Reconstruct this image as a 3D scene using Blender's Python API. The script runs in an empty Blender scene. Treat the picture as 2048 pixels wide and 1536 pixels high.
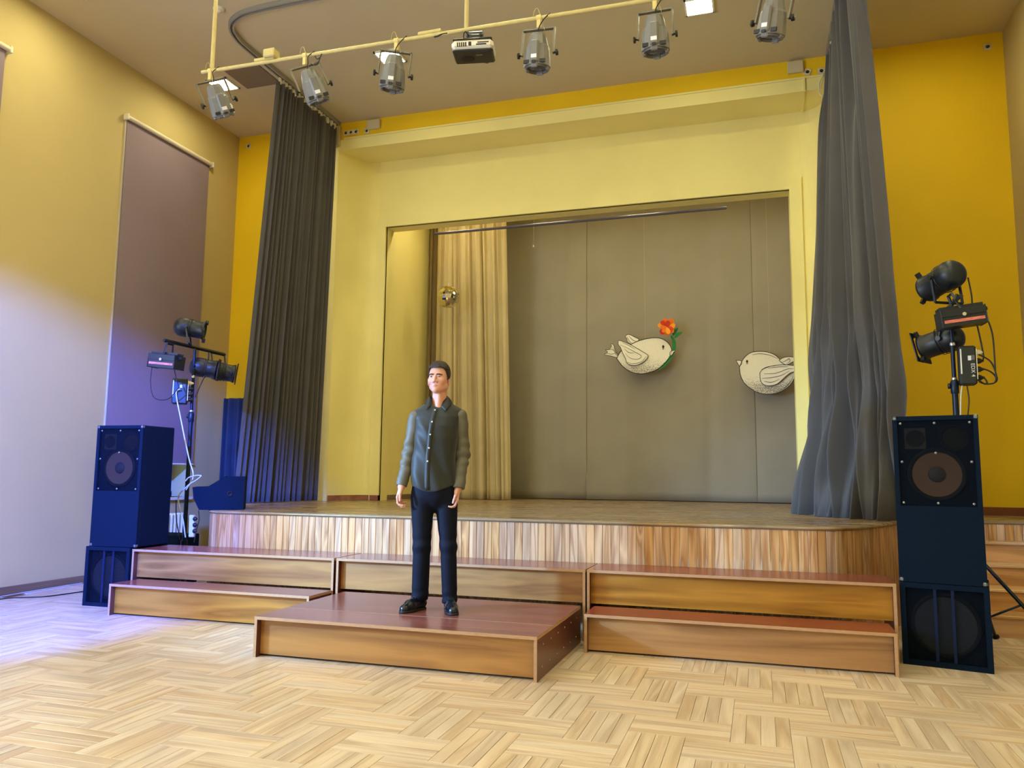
import bpy, bmesh, math, random
import numpy as np
from mathutils import Vector, Matrix, Euler
random.seed(7); np.random.seed(7)
SC = bpy.context.scene
COL = SC.collection
PI = math.pi

# ---------------------------------------------------------------- camera
CAM_H = 1.25; F_PX = 1571.0; YAW, PITCH, ROLL = 0.3042, 0.1149, 0.0094
_f = Vector((-math.sin(YAW)*math.cos(PITCH), math.cos(YAW)*math.cos(PITCH), math.sin(PITCH)))
_r = Vector((math.cos(YAW), math.sin(YAW), 0)); _u = _r.cross(_f)
_r2 = math.cos(ROLL)*_r + math.sin(ROLL)*_u; _u2 = -math.sin(ROLL)*_r + math.cos(ROLL)*_u
cd = bpy.data.cameras.new('camera'); cam = bpy.data.objects.new('camera', cd); COL.objects.link(cam)
cd.sensor_width = 36; cd.lens = F_PX/2048*36; cd.clip_start = .05; cd.clip_end = 100
cam.matrix_world = Matrix(((_r2.x,_u2.x,-_f.x,0),(_r2.y,_u2.y,-_f.y,0),(_r2.z,_u2.z,-_f.z,CAM_H),(0,0,0,1)))
SC.camera = cam
# ---------------------------------------------------------------- world and exposure
W = bpy.data.worlds.new('world'); SC.world = W; W.use_nodes = True
bg = W.node_tree.nodes['Background']; bg.inputs[0].default_value = (.42,.80,1,1); bg.inputs[1].default_value = 1.1
vs = SC.view_settings; vs.view_transform = 'Standard'; vs.look = 'None'; vs.gamma = 1; vs.use_curve_mapping = False
vs.exposure = 0.0
LAMP_E = 92.0; LAMP_C = (1,.93,.58)
def window_light(name, loc, rot, sx, sz, power, col):
    l = bpy.data.lights.new(name, 'AREA'); l.shape = 'RECTANGLE'; l.size = sx; l.size_y = sz; l.energy = power; l.color = col
    o = bpy.data.objects.new(name, l); COL.objects.link(o); o.location = loc; o.rotation_euler = rot; return o
# daylight entering the unblinded windows of the left wall behind the camera
for i, y in enumerate((1.7, -1.5, -4.7)):
    window_light('daylight_window', (-7.15, y, 2.6), (0, math.radians(-90), 0), 3.0, 1.45, (250,280,240)[i], (.62,.80,1))
# blue stage spot hung from the ceiling left of the camera
sl = bpy.data.lights.new('blue_stage_spot', 'SPOT'); sl.energy = 16000; sl.color = (.04,.135,1); sl.spot_size = math.radians(38); sl.spot_blend = .45; sl.shadow_soft_size = .09
so = bpy.data.objects.new('blue_stage_spot', sl); COL.objects.link(so)
SPOT_P = Vector((-3.2, -1.0, 4.4)); SPOT_T = SPOT_P + Vector((-.449,.778,-.438))*8; so.location = SPOT_P
so.rotation_euler = (SPOT_T-SPOT_P).to_track_quat('-Z','Y').to_euler()

# unseen cool lamp added by the left wall, lighting the man and the left steps from the side
sl2 = bpy.data.lights.new('added_cool_lamp', 'SPOT'); sl2.energy = 3900; sl2.color = (.22,.50,1); sl2.spot_size = math.radians(42); sl2.spot_blend = 1.0; sl2.shadow_soft_size = .12
so2 = bpy.data.objects.new('added_cool_lamp', sl2); COL.objects.link(so2); SP2 = Vector((-6.7,2.3,2.3)); ST2 = Vector((-3.3,5.7,1.05)); so2.location = SP2; so2.rotation_euler = (ST2-SP2).to_track_quat('-Z','Y').to_euler()

# ---------------------------------------------------------------- helpers
def lin(c): return tuple(((v/255)/12.92 if v/255 <= .04045 else ((v/255+.055)/1.055)**2.4) for v in c)+(1,)
MATS = {}
def _mat(name):
    m = bpy.data.materials.new(name); m.use_nodes = True; nt = m.node_tree
    return m, nt, nt.nodes, nt.links, nt.nodes['Principled BSDF']
def mix(nt, fac, a, b, blend='MIX'):
    n = nt.nodes.new('ShaderNodeMix'); n.data_type = 'RGBA'; n.blend_type = blend
    for s, v in ((n.inputs[0], fac), (n.inputs[6], a), (n.inputs[7], b)):
        if hasattr(v, 'links') or hasattr(v, 'is_linked'): nt.links.new(v, s)
        else: s.default_value = v
    return n.outputs[2]
def M(name, base, rough=.6, metal=0, var=0.0, vscale=4, bump=0, bscale=150, spec=.5, stretch=(1,1,1), emit=None, es=0, coat=0, sheen=0, alpha=None):
    if name in MATS: return MATS[name]
    m, nt, N, L, P = _mat(name); c = lin(base)
    P.inputs['Base Color'].default_value = c; P.inputs['Roughness'].default_value = rough; P.inputs['Metallic'].default_value = metal
    P.inputs['Specular IOR Level'].default_value = spec; P.inputs['Coat Weight'].default_value = coat; P.inputs['Sheen Weight'].default_value = sheen
    if var or bump:
        tc = N.new('ShaderNodeTexCoord'); mp = N.new('ShaderNodeMapping'); mp.inputs['Scale'].default_value = stretch; L.new(tc.outputs['Object'], mp.inputs[0])
    if var:
        nz = N.new('ShaderNodeTexNoise'); nz.inputs['Scale'].default_value = vscale; nz.inputs['Detail'].default_value = 6; L.new(mp.outputs[0], nz.inputs[0])
        lo = tuple(v*(1-var) for v in c[:3])+(1,); hi = tuple(min(1, v*(1+var)) for v in c[:3])+(1,)
        rp = N.new('ShaderNodeValToRGB'); rp.color_ramp.elements[0].position = .3; rp.color_ramp.elements[1].position = .7
        rp.color_ramp.elements[0].color = lo; rp.color_ramp.elements[1].color = hi
        L.new(nz.outputs[0], rp.inputs[0]); L.new(rp.outputs[0], P.inputs['Base Color'])
    if bump:
        nb = N.new('ShaderNodeTexNoise'); nb.inputs['Scale'].default_value = bscale; nb.inputs['Detail'].default_value = 3; L.new(mp.outputs[0], nb.inputs[0])
        b = N.new('ShaderNodeBump'); b.inputs['Strength'].default_value = bump; b.inputs['Distance'].default_value = .01; L.new(nb.outputs[0], b.inputs['Height']); L.new(b.outputs[0], P.inputs['Normal'])
    if emit: P.inputs['Emission Color'].default_value = lin(emit); P.inputs['Emission Strength'].default_value = es
    if alpha is not None: P.inputs['Alpha'].default_value = alpha
    MATS[name] = m; return m
def wood(name, dark, light, axis=2, grain=9, ring=1.0, rough=.45, coat=0, source='object', tint=.25, aniso=0, warm=None, fine=.5):
    """procedural wood; every piece is shifted by its own random number"""
    if name in MATS: return MATS[name]
    m, nt, N, L, P = _mat(name)
    tc = N.new('ShaderNodeTexCoord')
    if source == 'object': oi = N.new('ShaderNodeObjectInfo'); rnd = oi.outputs['Random']
    else: at = N.new('ShaderNodeAttribute'); at.attribute_name = 'rnd'; rnd = at.outputs['Fac']
    mu = N.new('ShaderNodeMath'); mu.operation = 'MULTIPLY'; mu.inputs[1].default_value = 37.3; L.new(rnd, mu.inputs[0])
    cb = N.new('ShaderNodeCombineXYZ'); [L.new(mu.outputs[0], cb.inputs[i]) for i in range(3)]
    ad = N.new('ShaderNodeVectorMath'); L.new(tc.outputs['Object'], ad.inputs[0]); L.new(cb.outputs[0], ad.inputs[1])
    st = [1,1,1]; st[axis] = .09
    mp = N.new('ShaderNodeMapping'); mp.inputs['Scale'].default_value = st; L.new(ad.outputs[0], mp.inputs[0])
    n1 = N.new('ShaderNodeTexNoise'); n1.inputs['Scale'].default_value = grain; n1.inputs['Detail'].default_value = 2; n1.inputs['Distortion'].default_value = .6; L.new(mp.outputs[0], n1.inputs[0])
    mm = N.new('ShaderNodeMath'); mm.operation = 'MULTIPLY'; mm.inputs[1].default_value = 7*ring; L.new(n1.outputs[0], mm.inputs[0])
    fr = N.new('ShaderNodeMath'); fr.operation = 'PINGPONG'; fr.inputs[1].default_value = 1; L.new(mm.outputs[0], fr.inputs[0])
    st2 = [1,1,1]; st2[axis] = .02
    mp2 = N.new('ShaderNodeMapping'); mp2.inputs['Scale'].default_value = st2; L.new(ad.outputs[0], mp2.inputs[0])
    n2 = N.new('ShaderNodeTexNoise'); n2.inputs['Scale'].default_value = 260; n2.inputs['Detail'].default_value = 3; L.new(mp2.outputs[0], n2.inputs[0])
    mxf = N.new('ShaderNodeMix'); mxf.data_type = 'FLOAT'; mxf.inputs[0].default_value = fine; L.new(fr.outputs[0], mxf.inputs[2]); L.new(n2.outputs[0], mxf.inputs[3])
    rp = N.new('ShaderNodeValToRGB'); rp.color_ramp.elements[0].position = .15; rp.color_ramp.elements[1].position = .8
    rp.color_ramp.elements[0].color = lin(dark); rp.color_ramp.elements[1].color = lin(light); L.new(mxf.outputs[0], rp.inputs[0])
    # per piece brightness and warmth
    wn = N.new('ShaderNodeTexWhiteNoise'); wn.noise_dimensions = '1D'; L.new(mu.outputs[0], wn.inputs['W'])
    sp = N.new('ShaderNodeSeparateColor'); L.new(wn.outputs['Color'], sp.inputs[0])
    mr = N.new('ShaderNodeMapRange'); mr.inputs[3].default_value = 1-tint; mr.inputs[4].default_value = 1+tint*.6; L.new(sp.outputs[0], mr.inputs[0])
    hs = N.new('ShaderNodeHueSaturation'); L.new(rp.outputs[0], hs.inputs['Color']); L.new(mr.outputs[0], hs.inputs['Value'])
    ms = N.new('ShaderNodeMapRange'); ms.inputs[3].default_value = .82; ms.inputs[4].default_value = 1.1; L.new(sp.outputs[1], ms.inputs[0]); L.new(ms.outputs[0], hs.inputs['Saturation'])
    L.new(hs.outputs[0], P.inputs['Base Color'])
    P.inputs['Roughness'].default_value = rough; P.inputs['Coat Weight'].default_value = coat; P.inputs['Coat Roughness'].default_value = .12
    if aniso:
        P.inputs['Anisotropic'].default_value = aniso; tg = N.new('ShaderNodeTangent'); tg.direction_type = 'UV_MAP'; tg.uv_map = 'grain'; L.new(tg.outputs[0], P.inputs['Tangent'])
    bp = N.new('ShaderNodeBump'); bp.inputs['Strength'].default_value = .06; bp.inputs['Distance'].default_value = .004; L.new(n2.outputs[0], bp.inputs['Height']); L.new(bp.outputs[0], P.inputs['Normal'])
    MATS[name] = m; return m

class MB:
    """collects boxes, tubes, lathes and sheets; build() links them as one mesh object"""
    def __init__(s): s.v = []; s.f = []; s.m = []; s.sm = []
    def add(s, vs, fs, mi=0, smooth=False, T=None):
        o = len(s.v); s.v += [tuple(T @ Vector(p)) if T is not None else tuple(p) for p in vs]
        for f in fs: s.f.append([i+o for i in f]); s.m.append(mi); s.sm.append(smooth)
        return s
    def box(s, lo, hi, mi=0, T=None, bev=0):
        x0,y0,z0 = lo; x1,y1,z1 = hi
        if bev:
            b = min(bev, (x1-x0)*.49, (y1-y0)*.49, (z1-z0)*.49); vs = []; 
            for sx in (0,1):
                for sy in (0,1):
                    for sz in (0,1):
                        X = (x0,x1)[sx]; Y = (y0,y1)[sy]; Z = (z0,z1)[sz]; dx = b*(1-2*sx); dy = b*(1-2*sy); dz = b*(1-2*sz)
                        vs += [(X,Y+dy,Z+dz),(X+dx,Y,Z+dz),(X+dx,Y+dy,Z)]
            def I(sx,sy,sz,k): return (sx*4+sy*2+sz)*3+k
            fs = []
            for a in (0,1):
                fs.append([I(a,0,0,0),I(a,0,1,0),I(a,1,1,0),I(a,1,0,0)][::1 if a == 0 else -1])
                fs.append([I(0,a,0,1),I(1,a,0,1),I(1,a,1,1),I(0,a,1,1)][::1 if a == 0 else -1])
                fs.append([I(0,0,a,2),I(0,1,a,2),I(1,1,a,2),I(1,0,a,2)][::1 if a == 0 else -1])
            for a in (0,1):
                for b_ in (0,1):
                    fs.append([I(0,a,b_,1),I(1,a,b_,1),I(1,a,b_,2),I(0,a,b_,2)][::1 if a != b_ else -1])
                    fs.append([I(a,0,b_,0),I(a,1,b_,0),I(a,1,b_,2),I(a,0,b_,2)][::1 if a == b_ else -1])
                    fs.append([I(a,b_,0,0),I(a,b_,1,0),I(a,b_,1,1),I(a,b_,0,1)][::1 if a != b_ else -1])
                    for c_ in (0,1): fs.append([I(a,b_,c_,0),I(a,b_,c_,1),I(a,b_,c_,2)])
            return s.add(vs, fs, mi, False, T)
        vs = [(x0,y0,z0),(x1,y0,z0),(x1,y1,z0),(x0,y1,z0),(x0,y0,z1),(x1,y0,z1),(x1,y1,z1),(x0,y1,z1)]
        return s.add(vs, [[0,3,2,1],[4,5,6,7],[0,1,5,4],[1,2,6,5],[2,3,7,6],[3,0,4,7]], mi, False, T)
    def lathe(s, prof, n=24, mi=0, T=None, smooth=True, caps=True):
        """profile of (radius, z) revolved about z"""
        vs = []; fs = []; k = len(prof)
        for i in range(n):
            a = 2*PI*i/n
            for r, z in prof: vs.append((r*math.cos(a), r*math.sin(a), z))
        for i in range(n):
            j = (i+1) % n
            for q in range(k-1): fs.append([i*k+q, j*k+q, j*k+q+1, i*k+q+1])
        s.add(vs, fs, mi, smooth, T)
        if caps:
            for q in (0, k-1):
                if prof[q][0] > 1e-5:
                    o = [(prof[q][0]*math.cos(2*PI*i/n), prof[q][0]*math.sin(2*PI*i/n), prof[q][1]) for i in range(n)]
                    s.add(o, [list(range(n))[::-1] if q == 0 else list(range(n))], mi, False, T)
        return s
    def cyl(s, a, b, r, r2=None, n=12, mi=0, T=None, smooth=True):
        a = Vector(a); b = Vector(b); d = b-a; q = Matrix.Translation(a) @ d.to_track_quat('Z','Y').to_matrix().to_4x4()
        return s.lathe([(r,0),(r if r2 is None else r2, d.length)], n, mi, (T @ q) if T is not None else q, smooth)
    def tube(s, pts, r, n=8, mi=0, T=None, smooth=True, close=False):
        P = [Vector(p) for p in pts]; vs = []; fs = []; up = Vector((0,0,1)); prev = None
        for i, p in enumerate(P):
            t = (P[min(i+1,len(P)-1)]-P[max(i-1,0)]).normalized()
            if prev is None:
                a = t.cross(up if abs(t.z) < .95 else Vector((1,0,0))).normalized()
            else: a = (prev - t*prev.dot(t)).normalized()
            prev = a; b = t.cross(a); rr = r[i] if isinstance(r, (list,tuple)) else r
            for k in range(n): vs.append(p + (a*math.cos(2*PI*k/n)+b*math.sin(2*PI*k/n))*rr)
        for i in range(len(P)-1):
            for k in range(n): fs.append([i*n+k, i*n+(k+1)%n, (i+1)*n+(k+1)%n, (i+1)*n+k])
        fs.append(list(range(n))[::-1]); fs.append([(len(P)-1)*n+k for k in range(n)])
        return s.add(vs, fs, mi, smooth, T)
    def prism(s, poly, z0, z1, mi=0, T=None, mi_side=None):
        """polygon in xy extruded z0..z1"""
        n = len(poly); vs = [(x,y,z0) for x,y in poly]+[(x,y,z1) for x,y in poly]
        s.add(vs, [list(range(n))[::-1], list(range(n,2*n))], mi, False, T)
        s.add(vs, [[i,(i+1)%n,n+(i+1)%n,n+i] for i in range(n)], mi if mi_side is None else mi_side, False, T); return s
    def grid(s, fn, nu, nv, mi=0, T=None, smooth=True):
        vs = [fn(i/nu, j/nv) for j in range(nv+1) for i in range(nu+1)]
        return s.add(vs, [[j*(nu+1)+i, j*(nu+1)+i+1, (j+1)*(nu+1)+i+1, (j+1)*(nu+1)+i] for j in range(nv) for i in range(nu)], mi, smooth, T)
    def mesh(s, name, mats):
        me = bpy.data.meshes.new(name); me.from_pydata(s.v, [], s.f)
        for m in (mats if isinstance(mats, (list,tuple)) else [mats]): me.materials.append(m)
        me.polygons.foreach_set('material_index', s.m); me.polygons.foreach_set('use_smooth', s.sm); me.update(); return me
    def build(s, name, mats, parent=None, loc=None, rot=None, fix=False):
        me = s.mesh(name, mats)
        if fix:
            bm = bmesh.new(); bm.from_mesh(me); bmesh.ops.recalc_face_normals(bm, faces=bm.faces); bm.to_mesh(me); bm.free()
        return link(name, me, parent, loc, rot)
def link(name, me, parent=None, loc=None, rot=None):
    o = bpy.data.objects.new(name, me); COL.objects.link(o)
    if parent is not None: o.parent = parent
    if loc is not None: o.location = loc
    if rot is not None: o.rotation_euler = rot
    return o
def tag(o, label, cat, group=None):
    o['label'] = label; o['category'] = cat
    if group: o['group'] = group
    return o
def thing(name, label, cat, loc=(0,0,0), rot=(0,0,0), group=None):
    o = bpy.data.objects.new(name, None); COL.objects.link(o); o.location = loc; o.rotation_euler = rot; o.empty_display_size = .1
    return tag(o, label, cat, group)
def struct(o, label=None):
    o['kind'] = 'structure'
    if label: o['label'] = label
    return o
def dup(root, loc, rot=None, label=None, group=None, parent=None):
    r = root.copy(); COL.objects.link(r); r.location = loc
    if rot is not None: r.rotation_euler = rot
    if label: r['label'] = label
    if group: r['group'] = group
    if parent is not None: r.parent = parent
    for ch in list(root.children):
        c = ch.copy(); COL.objects.link(c); c.parent = r
        for g in list(ch.children):
            d = g.copy(); COL.objects.link(d); d.parent = c
    return r
def TR(loc=(0,0,0), rot=(0,0,0)): return Matrix.Translation(loc) @ Euler(rot).to_matrix().to_4x4()
def spline(pts, n):
    """Catmull-Rom through points"""
    P = [Vector(p) for p in pts]; P = [2*P[0]-P[1]]+P+[2*P[-1]-P[-2]]; out = []; k = len(P)-3
    for i in range(n+1):
        u = i/n*k; j = min(int(u), k-1); t = u-j; a,b,c,d = P[j:j+4]
        out.append(.5*((2*b)+(c-a)*t+(2*a-5*b+4*c-d)*t*t+(3*b-a-3*c+d)*t**3))
    return out
def px_ray(px, py): return _r2*((px-1024)/F_PX) - _u2*((py-768)/F_PX) + _f
def pr(p):
    q = Vector(p)-Vector((0,0,CAM_H)); return 1024+F_PX*q.dot(_r2)/q.dot(_f), 768-F_PX*q.dot(_u2)/q.dot(_f), q.dot(_f)

# ---------------------------------------------------------------- room dimensions
XL, XR, YF, YB, ZC = -7.25, 2.70, 9.454, -8.0, 6.19      # left, right, front (yellow) and back wall, ceiling
YP = 9.98; ZS = 0.874                                     # proscenium plane, stage floor
NL, NR, NZ = -5.57, 0.97, 5.78                            # niche left, right, top
OL, OR, OT = -5.055, 0.441, 4.788                         # stage opening
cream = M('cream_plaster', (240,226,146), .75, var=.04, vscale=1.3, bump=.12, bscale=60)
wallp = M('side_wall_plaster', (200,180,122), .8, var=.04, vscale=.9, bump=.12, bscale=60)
yellow = M('yellow_paint', (240,198,0), .7, var=.04, vscale=1.1, bump=.1, bscale=70)
ceilm = M('ceiling_paint', (204,190,150), .85, var=.03, vscale=.8, bump=.1, bscale=40)
white = M('white_plastic', (224,218,196), .45)
basewood = wood('baseboard_wood', (92,52,30), (132,80,48), axis=0, grain=4, rough=.4)
basewood_y = wood('baseboard_wood_side', (110,84,58), (150,118,84), axis=1, grain=4, rough=.4)

# ---------------------------------------------------------------- floor of parquet strips
fl = MB().box((XL-.3,YB-.3,-.2),(XR+.3,YF+.2,-.011)).build('floor', M('parquet_joint', (120,84,48), .7)); struct(fl, 'parquet floor of pale oak strips laid in stepped bundles')
SL, SW = .487, .0700; BW = 4*SW
def strip_mesh(along, mats, jitter=0):
    a, b = (SL, SW) if along == 'x' else (SW, SL); g = .0007
    mb = MB().box((g,g,-.012),(a-g,b-g,0), bev=.0012); me = mb.mesh('parquet_strip', mats)
    uv = me.uv_layers.new(name='grain')
    for lp in me.loops:
        c = me.vertices[lp.vertex_index].co; uv.data[lp.index].uv = (c.x/SL, c.y/SL) if along == 'x' else (c.y/SL, -c.x/SL)
    return me
D_, L_ = (188,163,137), (221,201,175)
pwx = wood('parquet_oak_across', D_, L_, axis=0, grain=7, rough=.26, aniso=.75, tint=.08)
pwy = wood('parquet_oak_deep', D_, L_, axis=1, grain=7, rough=.26, aniso=.75, tint=.08)
mex = strip_mesh('x', pwx); mey = strip_mesh('y', pwy)
strips = []
x0, y0 = -.165, 4.03
for m_ in range(-70, 71):
    for n_ in range(-30, 31):
        vx = x0 + m_*BW + n_*SL; vy = y0 - m_*BW + n_*SL
        for k in range(4):
            strips.append(('y', vx+k*SW, vy)); strips.append(('x', vx, vy+SL+k*SW))
def inside(k, x, y):
    a, b = (SL, SW) if k == 'x' else (SW, SL); return x > XL-.3 and x+a < XR+.3 and y > YB-.2 and y+b < YF+.15
strips = [s for s in strips if inside(*s)]
def hidden_floor(x, y):
    return (-3.33 < x < -1.31 and y > 4.74) or (-5.45 < x < .87 and y > 5.63) or (-6.06 < x < -5.4 and 5.98 < y) or (.9 < x < 1.45 and 5.95 < y) or y > 7.3
vis = []; rest = []
for s in strips:
    cx, cy = (s[1]+SL/2, s[2]+SW/2) if s[0] == 'x' else (s[1]+SW/2, s[2]+SL/2)
    if cy > .6:
        u, v, w = pr((cx,cy,0))
        if w > 0 and -40 < u < 2088 and v < 1566 and not hidden_floor(cx, cy): vis.append((w, s)); continue
    rest.append(s)
vis.sort(key=lambda t: t[0])
for w, s in vis[:300]:
    o = bpy.data.objects.new('parquet_strip', mex if s[0] == 'x' else mey); COL.objects.link(o); o.parent = fl; o.location = (s[1], s[2], random.uniform(-.0004, .0004))
for ax in 'xy':
    mb = MB(); rn = []
    for s in rest + [t for _, t in vis[300:]]:
        if s[0] != ax: continue
        a, b = (SL, SW) if ax == 'x' else (SW, SL); g = .0007
        mb.box((s[1]+g,s[2]+g,-.012),(s[1]+a-g,s[2]+b-g,random.uniform(-.0004,.0004))); rn += [random.random()]*6
    me = mb.mesh('parquet_field', wood('parquet_field_'+ax, D_, L_, axis=0 if ax == 'x' else 1, grain=7, rough=.26, aniso=.75, tint=.08, source='attr'))
    me.attributes.new('rnd', 'FLOAT', 'FACE').data.foreach_set('value', rn)
    uv = me.uv_layers.new(name='grain'); co = np.empty(len(me.vertices)*3); me.vertices.foreach_get('co', co); co = co.reshape(-1,3)
    li = np.empty(len(me.loops), dtype=np.int32); me.loops.foreach_get('vertex_index', li); q = co[li]
    uvs = np.stack([q[:,0],q[:,1]],1) if ax == 'x' else np.stack([q[:,1],-q[:,0]],1); uv.data.foreach_set('uv', uvs.astype(np.float32).ravel())
    o = link('parquet_field', me, fl); o['kind'] = 'stuff'

# ---------------------------------------------------------------- ceiling, walls
struct(MB().box((XL-.3,YB-.3,ZC),(XR+.3,YF+.4,ZC+.2)).build('ceiling', ceilm), 'plain beige ceiling of the hall')
WIN = [(7.36,8.74,.92,5.42),(4.16,5.54,.92,5.42),(.98,2.42,.92,4.2),(-2.22,-.78,.92,4.2),(-5.42,-3.98,.92,4.2)]   # y0,y1,z0,z1 of window holes in the left wall
mb = MB(); edges = [YB-.3]
for y0_, y1_, z0_, z1_ in sorted(WIN):
    mb.box((XL-.35,edges[-1],-.2),(XL,y0_,ZC+.1)); mb.box((XL-.35,y0_,-.2),(XL,y1_,z0_)); mb.box((XL-.35,y0_,z1_),(XL,y1_,ZC+.1)); edges.append(y1_)
mb.box((XL-.35,edges[-1],-.2),(XL,YF+.4,ZC+.1))
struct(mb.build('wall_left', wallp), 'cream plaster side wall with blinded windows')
struct(MB().box((XR,YB-.3,-.2),(XR+.3,13.2,ZC+.1)).build('wall_right', wallp), 'cream plaster wall at the right edge')
struct(MB().box((XL-.3,YB-.3,-.2),(XR+.3,YB,ZC+.1)).build('wall_back', wallp), 'rear wall of the hall behind the viewer')
mb = MB().box((XL-.1,YF,-.2),(NL,YF+.2,ZC+.1)).box((NR,YF,-.2),(XR+.1,YF+.2,ZC+.1)).box((NL,YF,5.90),(NR,YF+.2,ZC+.1))
struct(mb.build('wall_front', yellow), 'deep yellow front wall around the stage niche')
# niche: curved returns, proscenium face with the opening, soffit
left = [(-5.57,YF),(-5.505,9.64),(-5.435,9.81),(-5.37,9.905),(-5.29,9.96),(-5.18,YP)]
left = [(p.x,p.y) for p in spline([(x,y,0) for x,y in left], 14)]
right = [(NL+NR-x, y) for x, y in left]
mb = MB()
for path in (left, right):
    for (xa,ya),(xb,yb) in zip(path, path[1:]):
        mb.add([(xa,ya,.2),(xb,yb,.2),(xb,yb,NZ+.02),(xa,ya,NZ+.02)], [[0,1,2,3]], 0, True)
lx, rx = left[-1][0], right[-1][0]
for (xa,xb,za,zb) in ((lx,OL,.2,NZ+.02),(OR,rx,.2,NZ+.02),(OL,OR,OT,NZ+.02)): mb.box((xa,YP,za),(xb,10.22,zb))
struct(mb.build('wall_proscenium', cream), 'pale cream wall framing the stage opening')
sof = [(x,y) for x,y in left]+[(x,y) for x,y in right[::-1]]
struct(MB().prism(sof, NZ, 5.91).build('trim_1', cream), 'cream soffit slab over the stage niche')
mb = MB().box((NL,YF-.035,NZ-.005),(NR,YF+.02,5.925)).box((NL+.1,YF-.05,5.925),(NR,YF+.01,5.948))
struct(mb.build('trim_2', cream), 'cream fascia band with cable duct under the yellow strip')
mb = MB().box((NL-.15,YF-.006,ZS),(NL,YF+.01,5.93)).box((NR,YF-.006,ZS),(NR+.15,YF+.01,5.93))
struct(mb.build('trim_4', cream), 'cream painted margins on the front wall beside the niche')
fw = .145; mb = MB().box((OL-fw,YP-.034,ZS),(OL,YP+.03,OT+fw)).box((OR,YP-.034,ZS),(OR+fw,YP+.03,OT+fw)).box((OL,YP-.034,OT),(OR,YP+.03,OT+fw))
struct(mb.build('trim_3', cream), 'raised cream frame around the stage opening')
# stage house behind the opening
mb = MB().box((-5.35,10.22,0),(-5.1,12.9,5.9)).box((-5.35,12.6,0),(XR,12.9,5.9)).box((-5.35,10.22,5.6),(XR,12.9,5.9))
struct(mb.build('wall_stage', cream), 'cream inner walls of the stage house')
struct(MB().box((-5.1,10.225,ZS),(-5.075,11.5,ZS+.07)).build('baseboard_stage', basewood_y))
mb = MB()
for path in (left, right):
    for (xa,ya),(xb,yb) in zip(path, path[1:]):
        n = Vector((yb-ya, -(xb-xa), 0)).normalized()*.016 * (1 if path is left else -1)
        mb.add([(xa+n.x,ya+n.y,ZS),(xb+n.x,yb+n.y,ZS),(xb+n.x,yb+n.y,ZS+.075),(xa+n.x,ya+n.y,ZS+.075),(xa,ya,ZS+.075),(xb,yb,ZS+.075)], [[0,1,2,3],[3,2,5,4]])
mb.box((left[-1][0],YP-.048,ZS),(OL,YP,ZS+.075)).box((OR,YP-.048,ZS),(right[-1][0],YP,ZS+.075))
struct(mb.build('baseboard_niche', wood('baseboard_niche_wood', (120,62,30), (166,98,52), axis=0, grain=4, rough=.4)))
struct(MB().box((NR,YF-.02,ZS),(XR,YF,ZS+.085)).build('baseboard_front', basewood))
struct(MB().box((XL,YB,0),(XL+.018,YF,.085)).build('baseboard_left', basewood_y))
struct(MB().box((XR-.018,YB,0),(XR,7.2,.085)).build('baseboard_right', basewood_y))

# ---------------------------------------------------------------- windows of the left wall
glass, nt, N, L, P = _mat('window_glass'); P.inputs['Transmission Weight'].default_value = 1; P.inputs['Roughness'].default_value = .02; P.inputs['IOR'].default_value = 1.02
for i, (y0_,y1_,z0_,z1_) in enumerate(WIN):
    mb = MB(); xf = XL-.27
    for a,b,c,d in ((y0_,y0_+.07,z0_,z1_),(y1_-.07,y1_,z0_,z1_),(y0_,y1_,z0_,z0_+.07),(y0_,y1_,z1_-.07,z1_),((y0_+y1_)/2-.035,(y0_+y1_)/2+.035,z0_,z1_)): mb.box((xf-.03,a,c),(xf+.03,b,d))
    w = struct(mb.build('window_%d' % (i+1), white), 'white framed tall window in the left wall')
    for k in range(2):
        ya, yb = (y0_+.07,(y0_+y1_)/2-.035) if k == 0 else ((y0_+y1_)/2+.035,y1_-.07)
        MB().box((xf-.004,ya,z0_+.07),(xf+.004,yb,z1_-.07)).build('pane', glass, w)
    MB().box((XL-.26,y0_-.06,z0_-.035),(XL+.05,y1_+.06,z0_)).build('window_sill', white, w)

# ---------------------------------------------------------------- ceiling lamps
lamp_frame = M('lamp_frame', (236,232,205), .5)
diff, nt, N, L, P = _mat('lamp_diffuser'); P.inputs['Base Color'].default_value = (.9,.88,.7,1)
P.inputs['Emission Color'].default_value = LAMP_C+(1,); P.inputs['Emission Strength'].default_value = LAMP_E
def lamp(x, y, label):
    t = thing('ceiling_lamp', label, 'lamp', (x,y,ZC), group='square ceiling lamps'); s = .15
    mb = MB()
    for a in range(4): mb.box((-s,-s,-.02),(s,-s+.02,0), T=Matrix.Rotation(a*PI/2,4,'Z'))
    mb.build('frame', lamp_frame, t); MB().box((-s+.02,-s+.02,-.012),(s-.02,s-.02,-.002)).build('diffuser', diff, t)
    return t
lamp(-6.43, 8.0, 'square ceiling lamp nearest the left wall, beside the leftmost hanging spotlight')
lamp(-4.07, 8.0, 'square ceiling lamp partly hidden by the third hanging spotlight')
lamp(-.48, 8.0, 'square ceiling lamp at the top edge of the view near the right grey curtain')
lamp(1.7, 8.0, 'added square ceiling lamp brightening the right yellow wall, just out of view')  # unseen lamp added to brighten the yellow wall
for y in (5.9, 4.0, 2.0, 0.0, -3.0, -6.0):
    for x in (-6.5 if y > 5 else -5.6,-4.07,-2.28,-.48,1.7):
        lamp(x, y, 'square ceiling lamp above the hall floor, in the rows out of view')

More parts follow.
